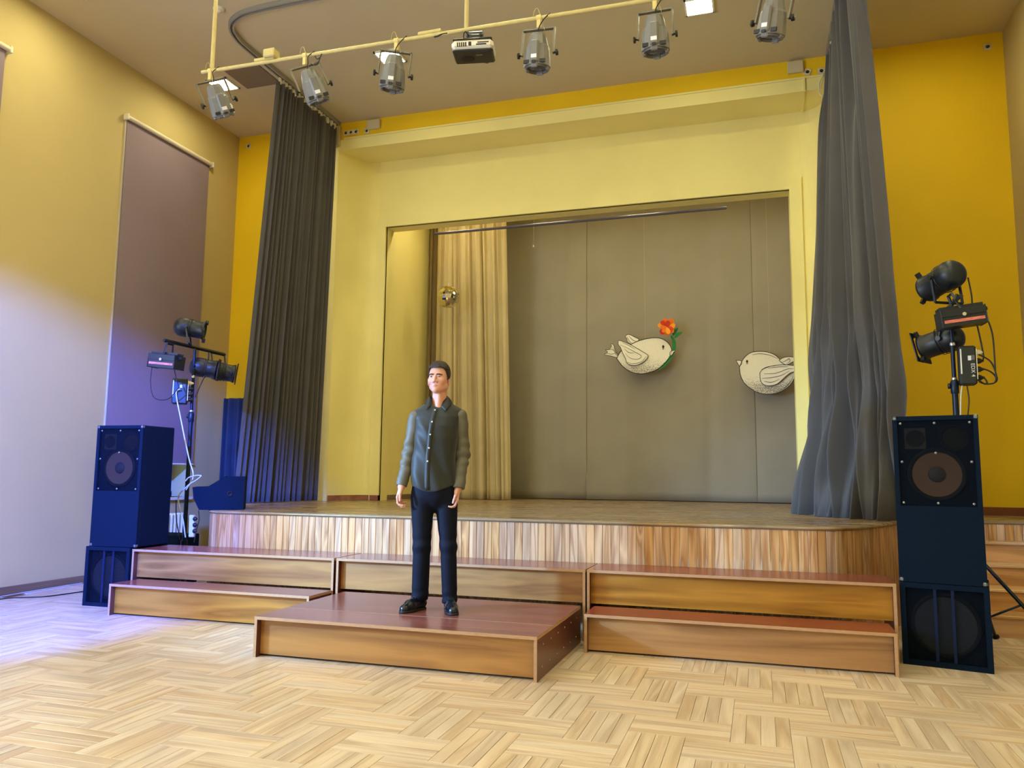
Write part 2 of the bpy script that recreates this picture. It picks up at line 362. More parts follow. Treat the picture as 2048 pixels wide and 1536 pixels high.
# stage lamps behind the lintel, lighting the backdrop from above
stage_emit, nt, N, L, P = _mat('stage_lamp_diffuser'); P.inputs['Emission Color'].default_value = (1,.88,.56,1); P.inputs['Emission Strength'].default_value = 58
for i, x in enumerate((-4.3,-2.9,-1.5,-.1,1.3)):
    t = thing('stage_batten_lamp', 'stage lamp hung behind the lintel above the opening', 'lamp', (x,10.55,5.45), group='stage lamps behind the lintel')
    MB().box((-.28,-.07,0),(.28,.07,.06), bev=.01).build('housing', lamp_frame, t); MB().box((-.26,-.055,-.006),(.26,.055,-.001)).build('diffuser', stage_emit, t)
# ================================================================ stage
def at(px, py, y):                                   # point of the hall seen at a photo position, at depth y
    d = px_ray(px, py); return Vector((0,0,CAM_H)) + d*(y/d.y)
edge = [(-6.15,9.43),(-6.12,8.6),(-5.98,8.1),(-5.71,7.55),(-5.44,6.97),(-5.245,6.68),(-5.05,6.55),(-4.6,6.52),(-2.3,6.52),(0,6.52),(.45,6.55),(.645,6.68),(.84,6.97),(1.08,7.5),(1.3,7.9),(1.6,8.13),(2.0,8.19),(2.68,8.2)]
E1 = spline([(x,y,0) for x,y in edge], 340)
deckm = wood('stage_deck_boards', (122,96,60), (162,132,88), axis=0, grain=5, rough=.36, tint=.1)
_nt = deckm.node_tree; _tc = _nt.nodes.new('ShaderNodeTexCoord'); _mp = _nt.nodes.new('ShaderNodeMapping'); _mp.inputs['Scale'].default_value = (.55,3.2,1); _nz = _nt.nodes.new('ShaderNodeTexNoise'); _nz.inputs['Scale'].default_value = 2.2; _nz.inputs['Detail'].default_value = 5
_mr = _nt.nodes.new('ShaderNodeMapRange'); _mr.inputs[1].default_value = .42; _mr.inputs[2].default_value = .6; _mr.inputs[3].default_value = .14; _mr.inputs[4].default_value = .5
_nt.links.new(_tc.outputs['Object'], _mp.inputs[0]); _nt.links.new(_mp.outputs[0], _nz.inputs[0]); _nt.links.new(_nz.outputs[0], _mr.inputs[0]); _nt.links.new(_mr.outputs[0], _nt.nodes['Principled BSDF'].inputs['Roughness'])
st = thing('stage', 'raised wooden stage with curved apron of vertical boards behind the step units', 'stage', (-2.3,8.2,0))
poly = [(p.x,p.y) for p in E1]+[(2.69,9.44),(rx,9.44)]+[(x,y) for x,y in right[::-1] if y > 9.46 and x > -2]+[]
mb = MB(); back = [(2.69,12.58),(-5.08,12.58),(-5.08,9.9),(NL,9.45),(-6.15,9.45)]
mb.prism([(p.x+2.3,p.y-8.2) for p in E1]+[(x+2.3,y-8.2) for x,y in back], ZS-.03, ZS)
deck = mb.build('floor_stage', deckm, loc=(-2.3,8.2,0), fix=True); struct(deck, 'worn brown board floor of the stage')
mb = MB()
nose = [Vector((p.x+2.3,p.y-8.2,ZS-.014)) for p in E1]; mb.tube(nose, .0135, 6)
mb.build('edge_trim', deckm, st)
# apron boards: each its own part
acc = [0]
for a, b in zip(E1, E1[1:]): acc.append(acc[-1]+(b-a).length)
BWID = .0693; nb = int(acc[-1]/BWID)
apm = wood('apron_ash_boards', (164,114,70), (212,168,118), axis=2, grain=9, ring=1.5, rough=.42, tint=.13, fine=.35)
bme = MB().box((-BWID/2+.0012,-.009,.0),(BWID/2-.0012,.009,ZS-.03), bev=.003).mesh('apron_board', apm)
k = 0
for i in range(nb):
    s = (i+.5)*BWID
    while acc[k+1] < s: k += 1
    t = (s-acc[k])/(acc[k+1]-acc[k]); p = E1[k].lerp(E1[k+1], t); d = (E1[k+1]-E1[k])
    n = Vector((d.y,-d.x,0)).normalized(); q = p - n*.012
    link('apron_board', bme, st, (q.x+2.3,q.y-8.2,random.uniform(-.0006,.0006)), (0,0,math.atan2(d.y,d.x)))
# side steps at the right
stairm = wood('stair_wood', (156,106,52), (204,152,92), axis=0, grain=6, rough=.42, tint=.2)
sx = thing('side_stairs', 'wooden steps beside the right loudspeaker climbing to the stage', 'stairs', (2.05,7.7,0))
for i in range(4):
    y = 7.28+.245*i; z = .175*(i+1)
    MB().box((-.62,y-7.7+.02,z-.175),(.64,y-7.7+.045,z-.025)).build('riser', stairm, sx)
    MB().box((-.63,y-7.7-.005,z-.026),(.645,y-7.7+.29 if i < 3 else y-7.7+.19,z), bev=.006).build('tread', wood('stair_tread_wood', (186,142,92), (220,180,130), axis=0, rough=.35), sx)

# ================================================================ plywood step units
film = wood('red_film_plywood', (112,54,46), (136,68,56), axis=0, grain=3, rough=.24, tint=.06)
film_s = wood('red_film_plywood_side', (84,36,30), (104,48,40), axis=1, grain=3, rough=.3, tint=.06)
plye = M('plywood_edge', (178,140,104), .5, var=.12, vscale=30, stretch=(1,1,8))
front_w = wood('birch_front', (134,86,32), (176,124,56), axis=0, grain=6, ring=.9, rough=.42, tint=.04, fine=.35)
screwm = M('screw_metal', (200,190,175), .35, .8)
def bench(name, label, x0, x1, y0, y1, z, zb, tops=None, screws=False):
    t = thing(name, label, 'platform', ((x0+x1)/2,(y0+y1)/2,0), group='plywood step units'); w = (x1-x0)/2; d = (y1-y0)/2; th = .021
    for a, b in (tops or [(y0,y1)]):
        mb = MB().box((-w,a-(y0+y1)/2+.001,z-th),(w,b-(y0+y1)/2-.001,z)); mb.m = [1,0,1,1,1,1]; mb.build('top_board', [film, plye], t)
    for a, b in (tops or [])[1:]: MB().box((-w+.001,a-(y0+y1)/2-.0025,z-.01),(w-.001,a-(y0+y1)/2+.0025,z+.0006)).build('joint_strip', plye, t)
    for s in (-1,1):
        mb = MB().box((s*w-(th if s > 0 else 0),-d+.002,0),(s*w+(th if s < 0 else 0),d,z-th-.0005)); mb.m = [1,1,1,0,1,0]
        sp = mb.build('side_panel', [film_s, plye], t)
        if screws and s > 0:
            for q in range(6):
                for zz in (.07,.2): MB().lathe([(.0055,0),(.005,.002),(0,.0025)], 8, T=TR((w,-d+.12+q*.19+(.03 if zz > .1 else 0),zz),(0,PI/2,0))).build('screw', screwm, sp)
    MB().box((-w+th,-d+.052,zb),(w-th,-d+.067,z-th-.001)).build('front_panel', front_w, t)
    return t
bench('step_unit', 'upper plywood step at the left end of the stage front', -5.555, -3.452, 6.012, 6.50, .534, .278)
bench('step_unit', 'upper plywood step in the middle, behind the standing man', -3.430, -1.288, 6.016, 6.50, .534, .278)
bench('step_unit', 'upper plywood step at the right end of the stage front', -1.276, .872, 6.016, 6.50, .534, .278)
bench('step_unit', 'lower plywood step at the left beside the wide front platform', -5.455, -3.462, 5.66, 6.008, .2685, .014)
bench('step_unit', 'lower plywood step at the right beside the right loudspeaker', -1.217, .812, 5.642, 6.012, .2685, .014)
bench('front_platform', 'wide low plywood platform in front on which the man stands', -3.322, -1.316, 4.748, 5.975, .2708, .015, tops=[(4.748,5.138),(5.138,5.975)], screws=True)

# ================================================================ curtains
grey_c = M('grey_velour', (76,73,71), .85, var=.08, vscale=3, bump=.15, bscale=240, sheen=.25)
beige_c = M('beige_drape', (192,174,126), .8, var=.06, vscale=3, bump=.15, bscale=260, sheen=.1)
back_c = M('grey_backdrop', (152,144,124), .85, var=.05, vscale=2, bump=.2, bscale=260)
navy_c = M('black_navy_fabric', (6,34,60), .85, var=.1, vscale=4, sheen=.2)
hookm = M('white_hook', (222,214,190), .5)
def cloth(name, mat, top, bot, n, a0, a1, parent=None, seed=0, nu=420, nv=46, ease=1.6, wob=.25, thick=.003, puddle=0, skew=0, sharp=.5):
    rng = random.Random(seed); T = spline(top, nu); B = spline(bot, nu)
    ph = [rng.uniform(0,2*PI) for _ in range(8)]; fr = [rng.uniform(.6,1.7) for _ in range(8)]
    vs = []
    for j in range(nv+1):
        t = j/nv; g = (1-wob)*t**ease + wob*t
        for i in range(nu+1):
            s = i/nu; p = T[i].lerp(B[i], g); d = (T[min(i+1,nu)]-T[max(i-1,0)]).lerp(B[min(i+1,nu)]-B[max(i-1,0)], g); nrm = Vector((d.y,-d.x,0)).normalized()
            sw = s + .018*math.sin(2*PI*3.1*fr[0]*s+ph[0]) + .008*math.sin(2*PI*7*fr[1]*s+ph[1]) + skew*t*.02*math.sin(2*PI*fr[2]*2*s+ph[2])
            f = 2*PI*n*sw + ph[3]; c = math.sin(f); c = math.copysign(abs(c)**(1-sharp*.5), c)
            am = a0+(a1-a0)*t; am *= .75+.35*math.sin(2*PI*fr[4]*2.3*s+ph[4])
            off = am*(c + .35*math.sin(.5*f+ph[5]+1.2*t) + .2*math.sin(2.3*f+ph[6]+t*2*fr[6]))
            q = p + nrm*off
            if puddle:
                e2 = max(0, (t-.80)/.20) if abs(puddle) > .1 else 0; q += nrm*(.05*e2*math.sin(.55*f+8*e2+ph[7])+.03*e2*math.sin(1.6*f-13*e2+ph[6])); e = max(0, (t-.90)/.10); q += nrm*puddle*e*e*(.7+.5*math.sin(f*.37+ph[7])); q.z += abs(puddle)*.22*math.sin(PI*min(1,e*1.0))*(1+math.sin(f*.9+ph[2])); q.z = max(q.z, .8765)
            vs.append(q)
    mb = MB(); mb.add(vs, [[j*(nu+1)+i,j*(nu+1)+i+1,(j+1)*(nu+1)+i+1,(j+1)*(nu+1)+i] for j in range(nv) for i in range(nu)], 0, True)
    o = mb.build(name, mat, parent); md = o.modifiers.new('thickness', 'SOLIDIFY'); md.thickness = thick; md.offset = 0
    return o
hook_me = MB().box((-.012,-.018,-.055),(.012,.018,.03), bev=.004).mesh('hook', hookm)
def hung(name, label, hooks, **kw):
    t = thing(name, label, 'curtain'); cloth('cloth', parent=t, **kw)
    for h in hooks: link('hook', hook_me, t, h, (0,0,random.uniform(-.6,.6)))
    return t
hung('stage_curtain', 'tall dark grey curtain gathered at the left of the stage', [(-5.57,y+random.uniform(-.03,.03),6.105) for y in np.linspace(7.98,9.3,17)], mat=grey_c,
     top=[(-5.57,7.93,6.07),(-5.57,8.5,6.07),(-5.57,9.36,6.07)], bot=[(-6.07,8.16,.885),(-5.86,8.62,.885),(-5.62,9.27,.885)], n=17, a0=.045, a1=.055, seed=3, ease=1.15)
hung('stage_curtain', 'tall dark grey curtain flaring on the stage floor at the right', [(.9,y+random.uniform(-.03,.03),6.105) for y in np.linspace(7.0,9.35,16)], mat=grey_c,
     top=[(.93,6.98,6.07),(.91,8.2,6.07),(.9,9.38,6.07)], bot=[(1.24,7.72,.878),(1.0,7.95,.877),(.72,8.22,.877),(.46,8.85,.878)], n=10, a0=.06, a1=.105, seed=11, ease=4.5, wob=.42, puddle=-.13, skew=3.0, nv=80)
b1 = cloth('stage_curtain', beige_c, [(-4.82,11.3,5.55),(-3.70,11.3,5.55)], [(-4.80,11.28,.88),(-4.1,11.26,.88),(-3.55,11.24,.88)], 9, .05, .055, seed=5, ease=1.6, puddle=.02); tag(b1, 'beige curtain with deep folds behind the mirror ball', 'curtain')
b2 = cloth('stage_curtain', M('tan_drape', (148,128,90), .85, var=.06, bump=.15, bscale=260), [(-5.06,11.55,5.55),(-4.72,11.62,5.55)], [(-5.06,11.55,.88),(-4.70,11.62,.88)], 4, .035, .035, seed=9, nu=120); tag(b2, 'narrow tan curtain between the inner side wall and the beige curtain', 'curtain')
bd = thing('backdrop_curtain', 'wide grey backdrop cloth sewn from panels at the rear of the stage', 'curtain', (0,0,0))
seams = [-4.25,-2.55,-.035,2.4]
for i in range(3):
    xa, xb = seams[i]-.004, seams[i+1]+.004
    cloth('cloth_panel', back_c, [(xa,12.04+.012*i,5.55),((xa+xb)/2,12.04+.012*i,5.55),(xb,12.04+.012*i,5.55)], [(xa,12.0+.012*i,.885),((xa+xb)/2,12.0+.012*i,.885),(xb,11.99+.012*i,.885)], 3.2 if i == 1 else 2.6, .018, .022, parent=bd, seed=20+i, nu=200, nv=60, puddle=-.09, wob=.2, sharp=0)
dk = cloth('dark_drape', navy_c, [(-7.14,9.22,2.27),(-6.22,9.25,2.27)], [(-7.12,9.2,.02),(-6.22,9.22,.02)], 9, .03, .035, seed=31, nu=200, nv=20); tag(dk, 'black drape hanging in the left corner behind the grey curtain', 'curtain')
# curved ceiling rail of the front curtain
railm = M('rail_aluminium', (150,146,136), .5)
pts = [(-5.57,9.42),(-5.57,8.4),(-5.57,7.35),(-5.545,7.08),(-5.46,6.88),(-5.3,6.76),(-5.06,6.7),(-4.5,6.68),(-2.3,6.68),(-.1,6.68),(.4,6.7),(.63,6.76),(.79,6.88),(.875,7.08),(.9,7.35),(.9,8.4),(.9,9.42)]
P_ = spline([(x,y,0) for x,y in pts], 160); mb = MB()
for off, w, z0, z1 in ((-.022,.009,6.14,6.178),(.022,.009,6.14,6.178),(0,.034,6.176,6.189)):
    vs = []; 
    for i, p in enumerate(P_):
        d = (P_[min(i+1,len(P_)-1)]-P_[max(i-1,0)]).normalized(); n = Vector((-d.y,d.x,0))
        for a, z in ((-w,z0),(w,z0),(w,z1),(-w,z1)): vs.append(p+n*(off+a)+Vector((0,0,z)))
    mb.add(vs, [[i*4+k,i*4+(k+1)%4,(i+1)*4+(k+1)%4,(i+1)*4+k] for i in range(len(P_)-1) for k in range(4)])
tag(mb.build('curtain_rail', railm, fix=True), 'curved grey double curtain rail fixed to the ceiling', 'rail')
mb = MB().box((-4.47,10.34,4.742),(-.32,10.385,4.772), bev=.006); tag(mb.build('curtain_rail', M('rail_blue_grey', (96,94,112), .4, .4)), 'straight blue grey rail just inside the stage opening', 'rail')
MBx = MB().box((-5.63,9.38,5.83),(-5.53,9.445,6.13), bev=.01); tag(MBx.build('rail_end_box', M('rail_box_paint', (188,172,120), .6)), 'tan box at the wall end of the left ceiling rail', 'box')

# ================================================================ roller blinds, radiator
blindm = M('mauve_blind', (140,122,134), .75, var=.05, vscale=1.2, bump=.1, bscale=300)
for i, (y0_, y1_, zb, lab) in enumerate(((7.27,8.83,1.345,'long mauve roller blind with white head rail on the left wall'),(4.0,5.70,1.345,'mauve roller blind cut by the left edge of the view'))):
    t = thing('roller_blind', lab, 'blind', (XL,(y0_+y1_)/2,5.5)); h = (y1_-y0_)/2
    MB().box((.02,-h+.03,zb-5.5),(.024,h-.03,.0)).build('fabric', blindm, t)
    MB().lathe([(.028,-h),(.028,h)], 16, T=TR((.045,0,.02),(PI/2,0,0))).build('head_rail', M('blind_rail', (226,214,188), .4), t)
    MB().cyl((.026,-h+.03,zb-5.5),(.026,h-.03,zb-5.5),.012).build('bottom_bar', white, t)
    for s in (-1,1):
        MB().box((.0,s*h-.015,-.02),(.075,s*h+.015,.055), bev=.006).build('bracket', white, t)
    MB().box((.0,-h+.012,zb-5.5),(.02,-h+.024,0)).build('guide_rail', M('guide_grey', (190,182,168), .5), t)
t = thing('roller_blind', 'end of a blind head rail on the right wall at the upper right corner', 'blind', (XR,7.35,5.5))
MB().lathe([(.04,-.9),(.04,.75)], 16, T=TR((-.045,0,0),(PI/2,0,0))).build('head_rail', MATS['blind_rail'], t); MB().box((-.026,-.72,-4.1),(-.022,.87,0)).build('fabric', blindm, t)
rd = thing('radiator', 'white ribbed radiator under the left window behind the loudspeaker', 'radiator', (XL+.1,8.05,.12))
radm = M('radiator_enamel', (226,222,200), .4)
for k in range(18): MB().box((-.05,-.56+k*.063,.0),(.05,-.56+k*.063+.042,.6), bev=.014).build('rib', radm, rd)
for z in (.05,.54): MB().cyl((0,-.56,z),(0,.56,z),.02).build('pipe', radm, rd)

# ================================================================ loudspeakers
cab = M('speaker_cabinet', (3,21,42), .8, var=.15, vscale=60, bump=.2, bscale=300, spec=.12)
cab2 = M('speaker_baffle', (10,16,28), .6)
mesh_m, nt, N, L, P = _mat('speaker_grille'); P.inputs['Base Color'].default_value = lin((6,12,24)); P.inputs['Alpha'].default_value = .32; P.inputs['Roughness'].default_value = .7; P.inputs['Specular IOR Level'].default_value = .1
conem = M('paper_cone', (112,86,72), .8, var=.06, vscale=20); capm = M('dust_cap', (56,54,62), .6); rub = M('rubber_surround', (12,18,28), .6, spec=.2); metal_c = M('corner_steel', (130,140,150), .35, .8)
def corners(t, w, d, z0, z1, T0):
    for sx_ in (-1,1):
        for z in (z0, z1):
            mb = MB(); s = 1 if z == z0 else -1
            mb.box((sx_*w-(.032 if sx_ > 0 else .003),-.004,z-(.003 if s > 0 else .032)),(sx_*w+(.003 if sx_ > 0 else .032),.03,z+(.032 if s > 0 else .003)), bev=.01); mb.build('corner_guard', metal_c, t)
def speaker_top(label, loc, rz, w=.26, d=.44, h=1.13):
    t = thing('loudspeaker', label, 'speaker', loc, (0,0,rz), group='full range loudspeakers')
    zg = h*.455     # bottom of the grille field
    mb = MB().box((-w,.03,0),(w,d,h), bev=.008).box((-w,0,0),(-w+.03,.032,h)).box((w-.03,0,0),(w,.032,h)).box((-w+.03,0,h-.03),(w-.03,.032,h)).box((-w+.03,0,0),(w-.03,.032,zg)); mb.build('cabinet', cab, t)
    zc = zg+.215
    wf = MB().lathe([(.182,.03),(.182,.016),(.17,.013),(.155,.018),(.150,.022)], 40, T=TR((0,0,zc),(-PI/2,0,0)), caps=False).build('woofer_ring', rub, t)
    MB().lathe([(.152,.021),(.10,.0255),(.05,.0285)], 40, T=TR((0,0,zc),(-PI/2,0,0)), caps=False).build('cone', conem, wf)
    MB().lathe([(.055,.028),(.05,.020),(.03,.0145),(.0,.0125)], 28, T=TR((0,0,zc),(-PI/2,0,0)), caps=False).build('dust_cap', capm, wf)
    hz = h-.155
    MB().box((-.19,.022,hz-.075),(-.055,.031,hz+.075), bev=.03).build('horn_flange', M('horn_plastic', (36,38,44), .4), t)
    MB().lathe([(.06,.018),(.045,.0205),(.022,.0215),(.0,.0215)], 24, T=TR((-.122,0,hz),(-PI/2,0,0)), caps=False).build('horn', rub, t)
    MB().lathe([(.088,.022),(.08,.02),(.074,.03),(.074,.0305)], 28, T=TR((.115,0,hz),(-PI/2,0,0)), caps=False).build('port_ring', rub, t)
    MB().lathe([(.074,.027),(.0,.0275)], 28, T=TR((.115,0,hz),(-PI/2,0,0)), caps=False).build('port', M('port_black', (3,4,7), .9), t)
    MB().box((-w+.032,.006,zg+.004),(w-.032,.0075,h-.032)).build('grille', mesh_m, t)
    for x, z in ((0,h-.05),(0,hz-.1),(0,zg+.02),(-w+.05,h-.05),(w-.05,h-.05),(-w+.05,zg+.02),(w-.05,zg+.02),(-w+.05,zg+.3),(w-.05,zg+.3)):
        MB().lathe([(.009,0),(.007,.003),(0,.004)], 10, T=TR((x,.005,z),(PI/2,0,0))).build('screw', metal_c, t)
    corners(t, w, d, 0, h, None); return t
def speaker_sub(label, loc, rz, w=.265, d=.5, h=.545):
    t = thing('subwoofer', label, 'speaker', loc, (0,0,rz), group='subwoofers'); f = .035
    mb = MB().box((-w,.05,0),(w,d,h), bev=.006).box((-w,0,0),(-w+f,.052,h)).box((w-f,0,0),(w,.052,h)).box((-w+f,0,h-f),(w-f,.052,h)).box((-w+f,0,0),(w-f,.052,f)); mb.build('cabinet', cab, t)
    wf = MB().lathe([(.215,.05),(.215,.034),(.2,.03),(.185,.04)], 44, T=TR((0,0,h*.5),(-PI/2,0,0)), caps=False).build('woofer_ring', rub, t)
    MB().lathe([(.185,.04),(.10,.045),(.05,.047),(0,.044)], 44, T=TR((0,0,h*.5),(-PI/2,0,0)), caps=False).build('cone', M('sub_cone', (38,46,58), .6), wf)
    for x in (-.055,.05): MB().box((x-.009,.018,f),(x+.009,.026,h-f)).build('brace', M('brace_blue', (30,64,130), .4), t)
    MB().box((-w+f,.010,f),(w-f,.0115,h-f)).build('grille', mesh_m, t)
    return t
RZ = math.atan2(-.113,.48)
speaker_sub('black subwoofer on the floor at the right, under the tall loudspeaker', (1.157,6.0,0), RZ)
speaker_top('tall black loudspeaker stacked on the subwoofer at the right', (1.153,6.0,.5495), RZ)
speaker_sub('black subwoofer on the floor at the left, under the tall loudspeaker', (-5.812,5.985,0), math.radians(1), w=.25)
speaker_top('tall black loudspeaker stacked on the subwoofer at the left', (-5.765,5.99,.5495), math.radians(2))
# wedge monitor on the stage edge
WA = math.radians(33); WP = Vector((-5.30,6.565,ZS)); wn = Vector((-math.sin(WA),math.cos(WA),0)); we = Vector((math.cos(WA),math.sin(WA),0))
def wpt(px, py): d = px_ray(px, py); o_ = Vector((0,0,CAM_H)); q = o_+d*((WP-o_).dot(wn)/d.dot(wn))-WP; return q.dot(we), max(q.z, 0)
pl = [wpt(x,y) for x,y in ((398,1020.2),(486.5,1023.2),(490.6,953),(452,953),(416.7,973.5),(384.6,974.6),(387,998))]; pl[0] = (pl[0][0],0); pl[1] = (pl[1][0],0)
t = thing('stage_monitor', 'black wedge monitor speaker at the left edge of the stage', 'speaker', (WP.x,WP.y,ZS+.001), (0,0,WA))
MB().prism(pl, 0, -.40, T=Matrix(((1,0,0,0),(0,0,-1,0),(0,1,0,0),(0,0,0,1)))).build('cabinet', cab, t, fix=True)
a, b = Vector((pl[3][0],0,pl[3][1])), Vector((pl[4][0],0,pl[4][1])); nn = Vector((-(a-b).z,0,(a-b).x)).normalized()
MB().add([a+Vector((0,.03,0))+nn*.004, b+Vector((0,.03,0))+nn*.004, b+Vector((0,.37,0))+nn*.004, a+Vector((0,.37,0))+nn*.004], [[0,1,2,3]]).build('grille', M('wedge_grille', (26,34,50), .4, .5), t)
MB().lathe([(.03,0),(.028,.004),(.016,.004),(.014,.001),(0,.001)], 24, T=TR((wpt(460,988)[0],-.0005,wpt(460,988)[1]),(PI/2,0,0))).build('socket_ring', rub, t)
tag(MB().box((-6.8,7.35,.0),(-6.17,7.7,.546), bev=.01).build('equipment_case', cab), 'low black case on the floor behind the left loudspeaker', 'case')

# ================================================================ hanging lighting pipe
YPIPE = 5.5; pipem = M('pipe_cream_paint', (192,174,112), .5, var=.06, vscale=20)
t = thing('lighting_pipe', 'long cream pipe hung below the ceiling carrying the spotlights', 'pipe', (-2.0,YPIPE,4.76))
a = at(398,144,YPIPE); b = at(1330,-1,YPIPE); z1, z2 = 4.785, 4.735
MB().cyl((-2.65,0,z1-4.76),(4.2,0,z2-4.76-.01),.0165,n=16).build('pipe', pipem, t)
def zpipe(x): return z1+(z2-.01-z1)*(x+4.65)/6.85
for x in (-4.545,-2.135,.35,1.9): MB().cyl((x+2.0,0,zpipe(x)-4.76),(x+2.0,0,ZC-4.76),.0175,n=14).build('hanger', pipem, t)
for x, w in ((-4.0,.2),(-2.45,.2)): MB().box((x+2-w/2,-.02,zpipe(x)-4.76+.012),(x+2+w/2,.02,zpipe(x)-4.76+.04), bev=.006).build('cable_tray', pipem, t)
tag(MB().box((-3.99,5.45,4.80),(-3.88,5.55,4.875), bev=.008).build('junction_box', pipem), 'cream junction box on top of the lighting pipe near the left', 'box')
# spotlights
bodym = M('spot_grey_plastic', (112,110,108), .42, var=.05, vscale=30); darkm = M('spot_dark_vent', (34,32,34), .6); yokem = M('yoke_grey', (110,104,92), .45, .3); knobm = M('black_knob', (16,15,15), .5); labm = M('white_label', (222,222,228), .5); clampm = M('clamp_cream', (212,190,120), .5)
def oct_body():
    prof_ = [(.028,.155),(.056,.15),(.066,.13),(.082,.06),(.092,.045),(.100,-.03),(.104,-.105),(.098,-.108)]
    mb = MB().lathe(prof_, 12, T=Matrix.Rotation(PI/12,4,'Z') @ Matrix.Scale(.92,4,(0,1,0)), smooth=False)
    for a in (0,PI/2,PI,3*PI/2): mb.box((-.028,.07,-.132),(.028,.094,.02), T=Matrix.Rotation(a,4,'Z'), bev=.008)
    return mb.mesh('housing', bodym)
spot_body = oct_body()
rib_me = MB().box((-.034,-.106,-.10),(.034,-.07,.075), bev=.012).mesh('rear_panel', bodym)
vent_mes = [MB().box(a_, b_).mesh('vent', darkm) for a_, b_ in (((-.085,-.088,-.098),(-.042,-.072,-.072)),((.042,-.088,-.098),(.085,-.072,-.072)),((-.014,-.11,-.105),(.014,-.1,-.085)))]
lab_me = MB().box((-.022,-.1075,-.068),(.022,-.1055,-.04)).mesh('label_plate', labm)
rim_me = MB().lathe([(.086,-.108),(.092,-.122),(.084,-.124),(.08,-.11)], 24, caps=False).mesh('front_rim', M('spot_rim', (92,90,90), .4, .2))
lens_me = MB().lathe([(.083,-.106),(.05,-.112),(0,-.114)], 24, caps=False).mesh('lens', M('spot_lens', (70,70,72), .12))
yoke_me = (MB().box((-.131,-.015,-.005),(-.119,.015,.20)).box((.119,-.015,-.005),(.131,.015,.20)).box((-.131,-.015,.193),(.131,.015,.204))).mesh('yoke', yokem)
knob_me = MB().lathe([(.008,0),(.008,.02),(.026,.022),(.026,.036),(.0,.038)], 6).mesh('knob', knobm)
clamp_me = MB().box((-.017,-.014,.0),(.017,.014,.07), bev=.004).lathe([(.024,-.018),(.024,.018)], 14, T=TR((0,0,.085),(0,PI/2,0))).cyl((0,0,-.012),(0,0,.004),.008).mesh('clamp', clampm)
def spotlight(label, x, swing, tilt, turn, drop=.225):
    """hangs at x on the pipe; swing leans the yoke sideways, turn rotates it about the vertical, tilt tips the lamp in the yoke"""
    zp = zpipe(x); t = thing('hanging_spotlight', label, 'spotlight', (x,YPIPE,zp), group='spotlights on the pipe')
    link('clamp', clamp_me, t, (0,0,-.085))
    Y = Matrix.Translation((0,0,-.09)) @ Euler((0,swing,turn)).to_matrix().to_4x4() @ Matrix.Translation((0,0,-.204))
    y = link('yoke', yoke_me, t); y.matrix_local = Y
    for s in (-1,1):
        k = link('knob', knob_me, y); k.matrix_local = TR((s*.124,0,0),(0,s*PI/2,0))
    h = link('housing', spot_body, t); h.matrix_local = Y @ Euler((tilt,0,0)).to_matrix().to_4x4()
    for nm, me in (('rear_panel',rib_me),('vent',vent_mes[0]),('vent',vent_mes[1]),('vent',vent_mes[2]),('label_plate',lab_me),('front_rim',rim_me),('lens',lens_me)): link(nm, me, h)
    # supply lead from the rear cap up to the pipe
    c = Y @ Euler((tilt,0,0)).to_matrix().to_4x4() @ Vector((0,0,.155))
    MB().tube(spline([c, c+Vector((.01,-.01,.05)), Vector((.05,-.03,-.03)), Vector((.09,0,.03))], 18), .0042, 6).build('lead', knobm, t)
    MB().tube(spline([Vector((-.05,0,.02)), Vector((-.03,-.02,.06)), Vector((.0,-.02,.055)), Vector((.05,-.02,-.12))], 18), .0016, 5).build('safety_wire', clampm, t)
    return t
spotlight('leftmost hanging spotlight, beside the ceiling lamp near the left wall', -4.56, -.45, .35, .75)
spotlight('second hanging spotlight from the left, in front of the left grey curtain', -3.60, -.42, .25, .55)
spotlight('third hanging spotlight, in front of a glowing ceiling lamp', -2.745, .10, .2, .35)
spotlight('hanging spotlight just right of the projector', -1.535, .05, .1, 0.0)
spotlight('hanging spotlight between the projector and the upper right ceiling lamp', -.648, 0, .1, 0.0)
spotlight('rightmost hanging spotlight, cut by the top edge of the view', .215, .25, .15, -.45)
# loose cable clips on the pipe
MB1 = MB().tube(spline([at(868,74,5.49),at(876,72,5.49),at(884,68,5.49),at(895,66,5.49)],16),.006,6); tag(MB1.build('loose_lead', knobm), 'short black lead dangling from the pipe left of the projector', 'cable')
MB1 = MB().tube(spline([at(630,112,5.49),at(634,118,5.49),at(640,115,5.49),at(643,108,5.49),at(634,129,5.49),at(622,128,5.49)],20),.004,6); tag(MB1.build('loose_lead', knobm), 'short black lead dangling from the pipe right of the second spotlight', 'cable')
# projector
blackp = M('black_plastic', (22,20,20), .45); pw = M('projector_white', (226,220,204), .4)
t = thing('projector', 'white and black ceiling projector hanging from the pipe', 'projector', (-2.09,5.56,4.60), (math.radians(8),math.radians(-2),math.radians(14)))
MB().box((-.165,-.13,-.02),(.165,.13,.055), bev=.025).build('casing', pw, t); MB().box((-.16,-.126,-.045),(.16,.126,-.018), bev=.012).build('base', blackp, t); MB().box((-.155,-.12,.054),(.155,.12,.068), bev=.008).build('top_cover', blackp, t)
MB().lathe([(.036,0),(.036,.03),(.028,.032),(.02,.02),(0,.018)], 24, T=TR((.09,.125,.0),(-PI/2,0,0))).build('lens', blackp, t)
mb = MB()
for k in range(5): mb.box((-.12+k*.016,-.1325,-.004),(-.111+k*.016,-.1295,.03))
mb.box((-.03,-.1325,.0),(-.008,-.1295,.032)).box((.03,-.1325,.004),(.11,-.1295,.014)).box((.04,-.1325,.02),(.13,-.1295,.028)); mb.build('ports', blackp, t)
MB().box((.02,-.06,-.0465),(.07,-.045,-.0445)).build('type_plate', M('grey_plate', (120,116,108), .5), t)
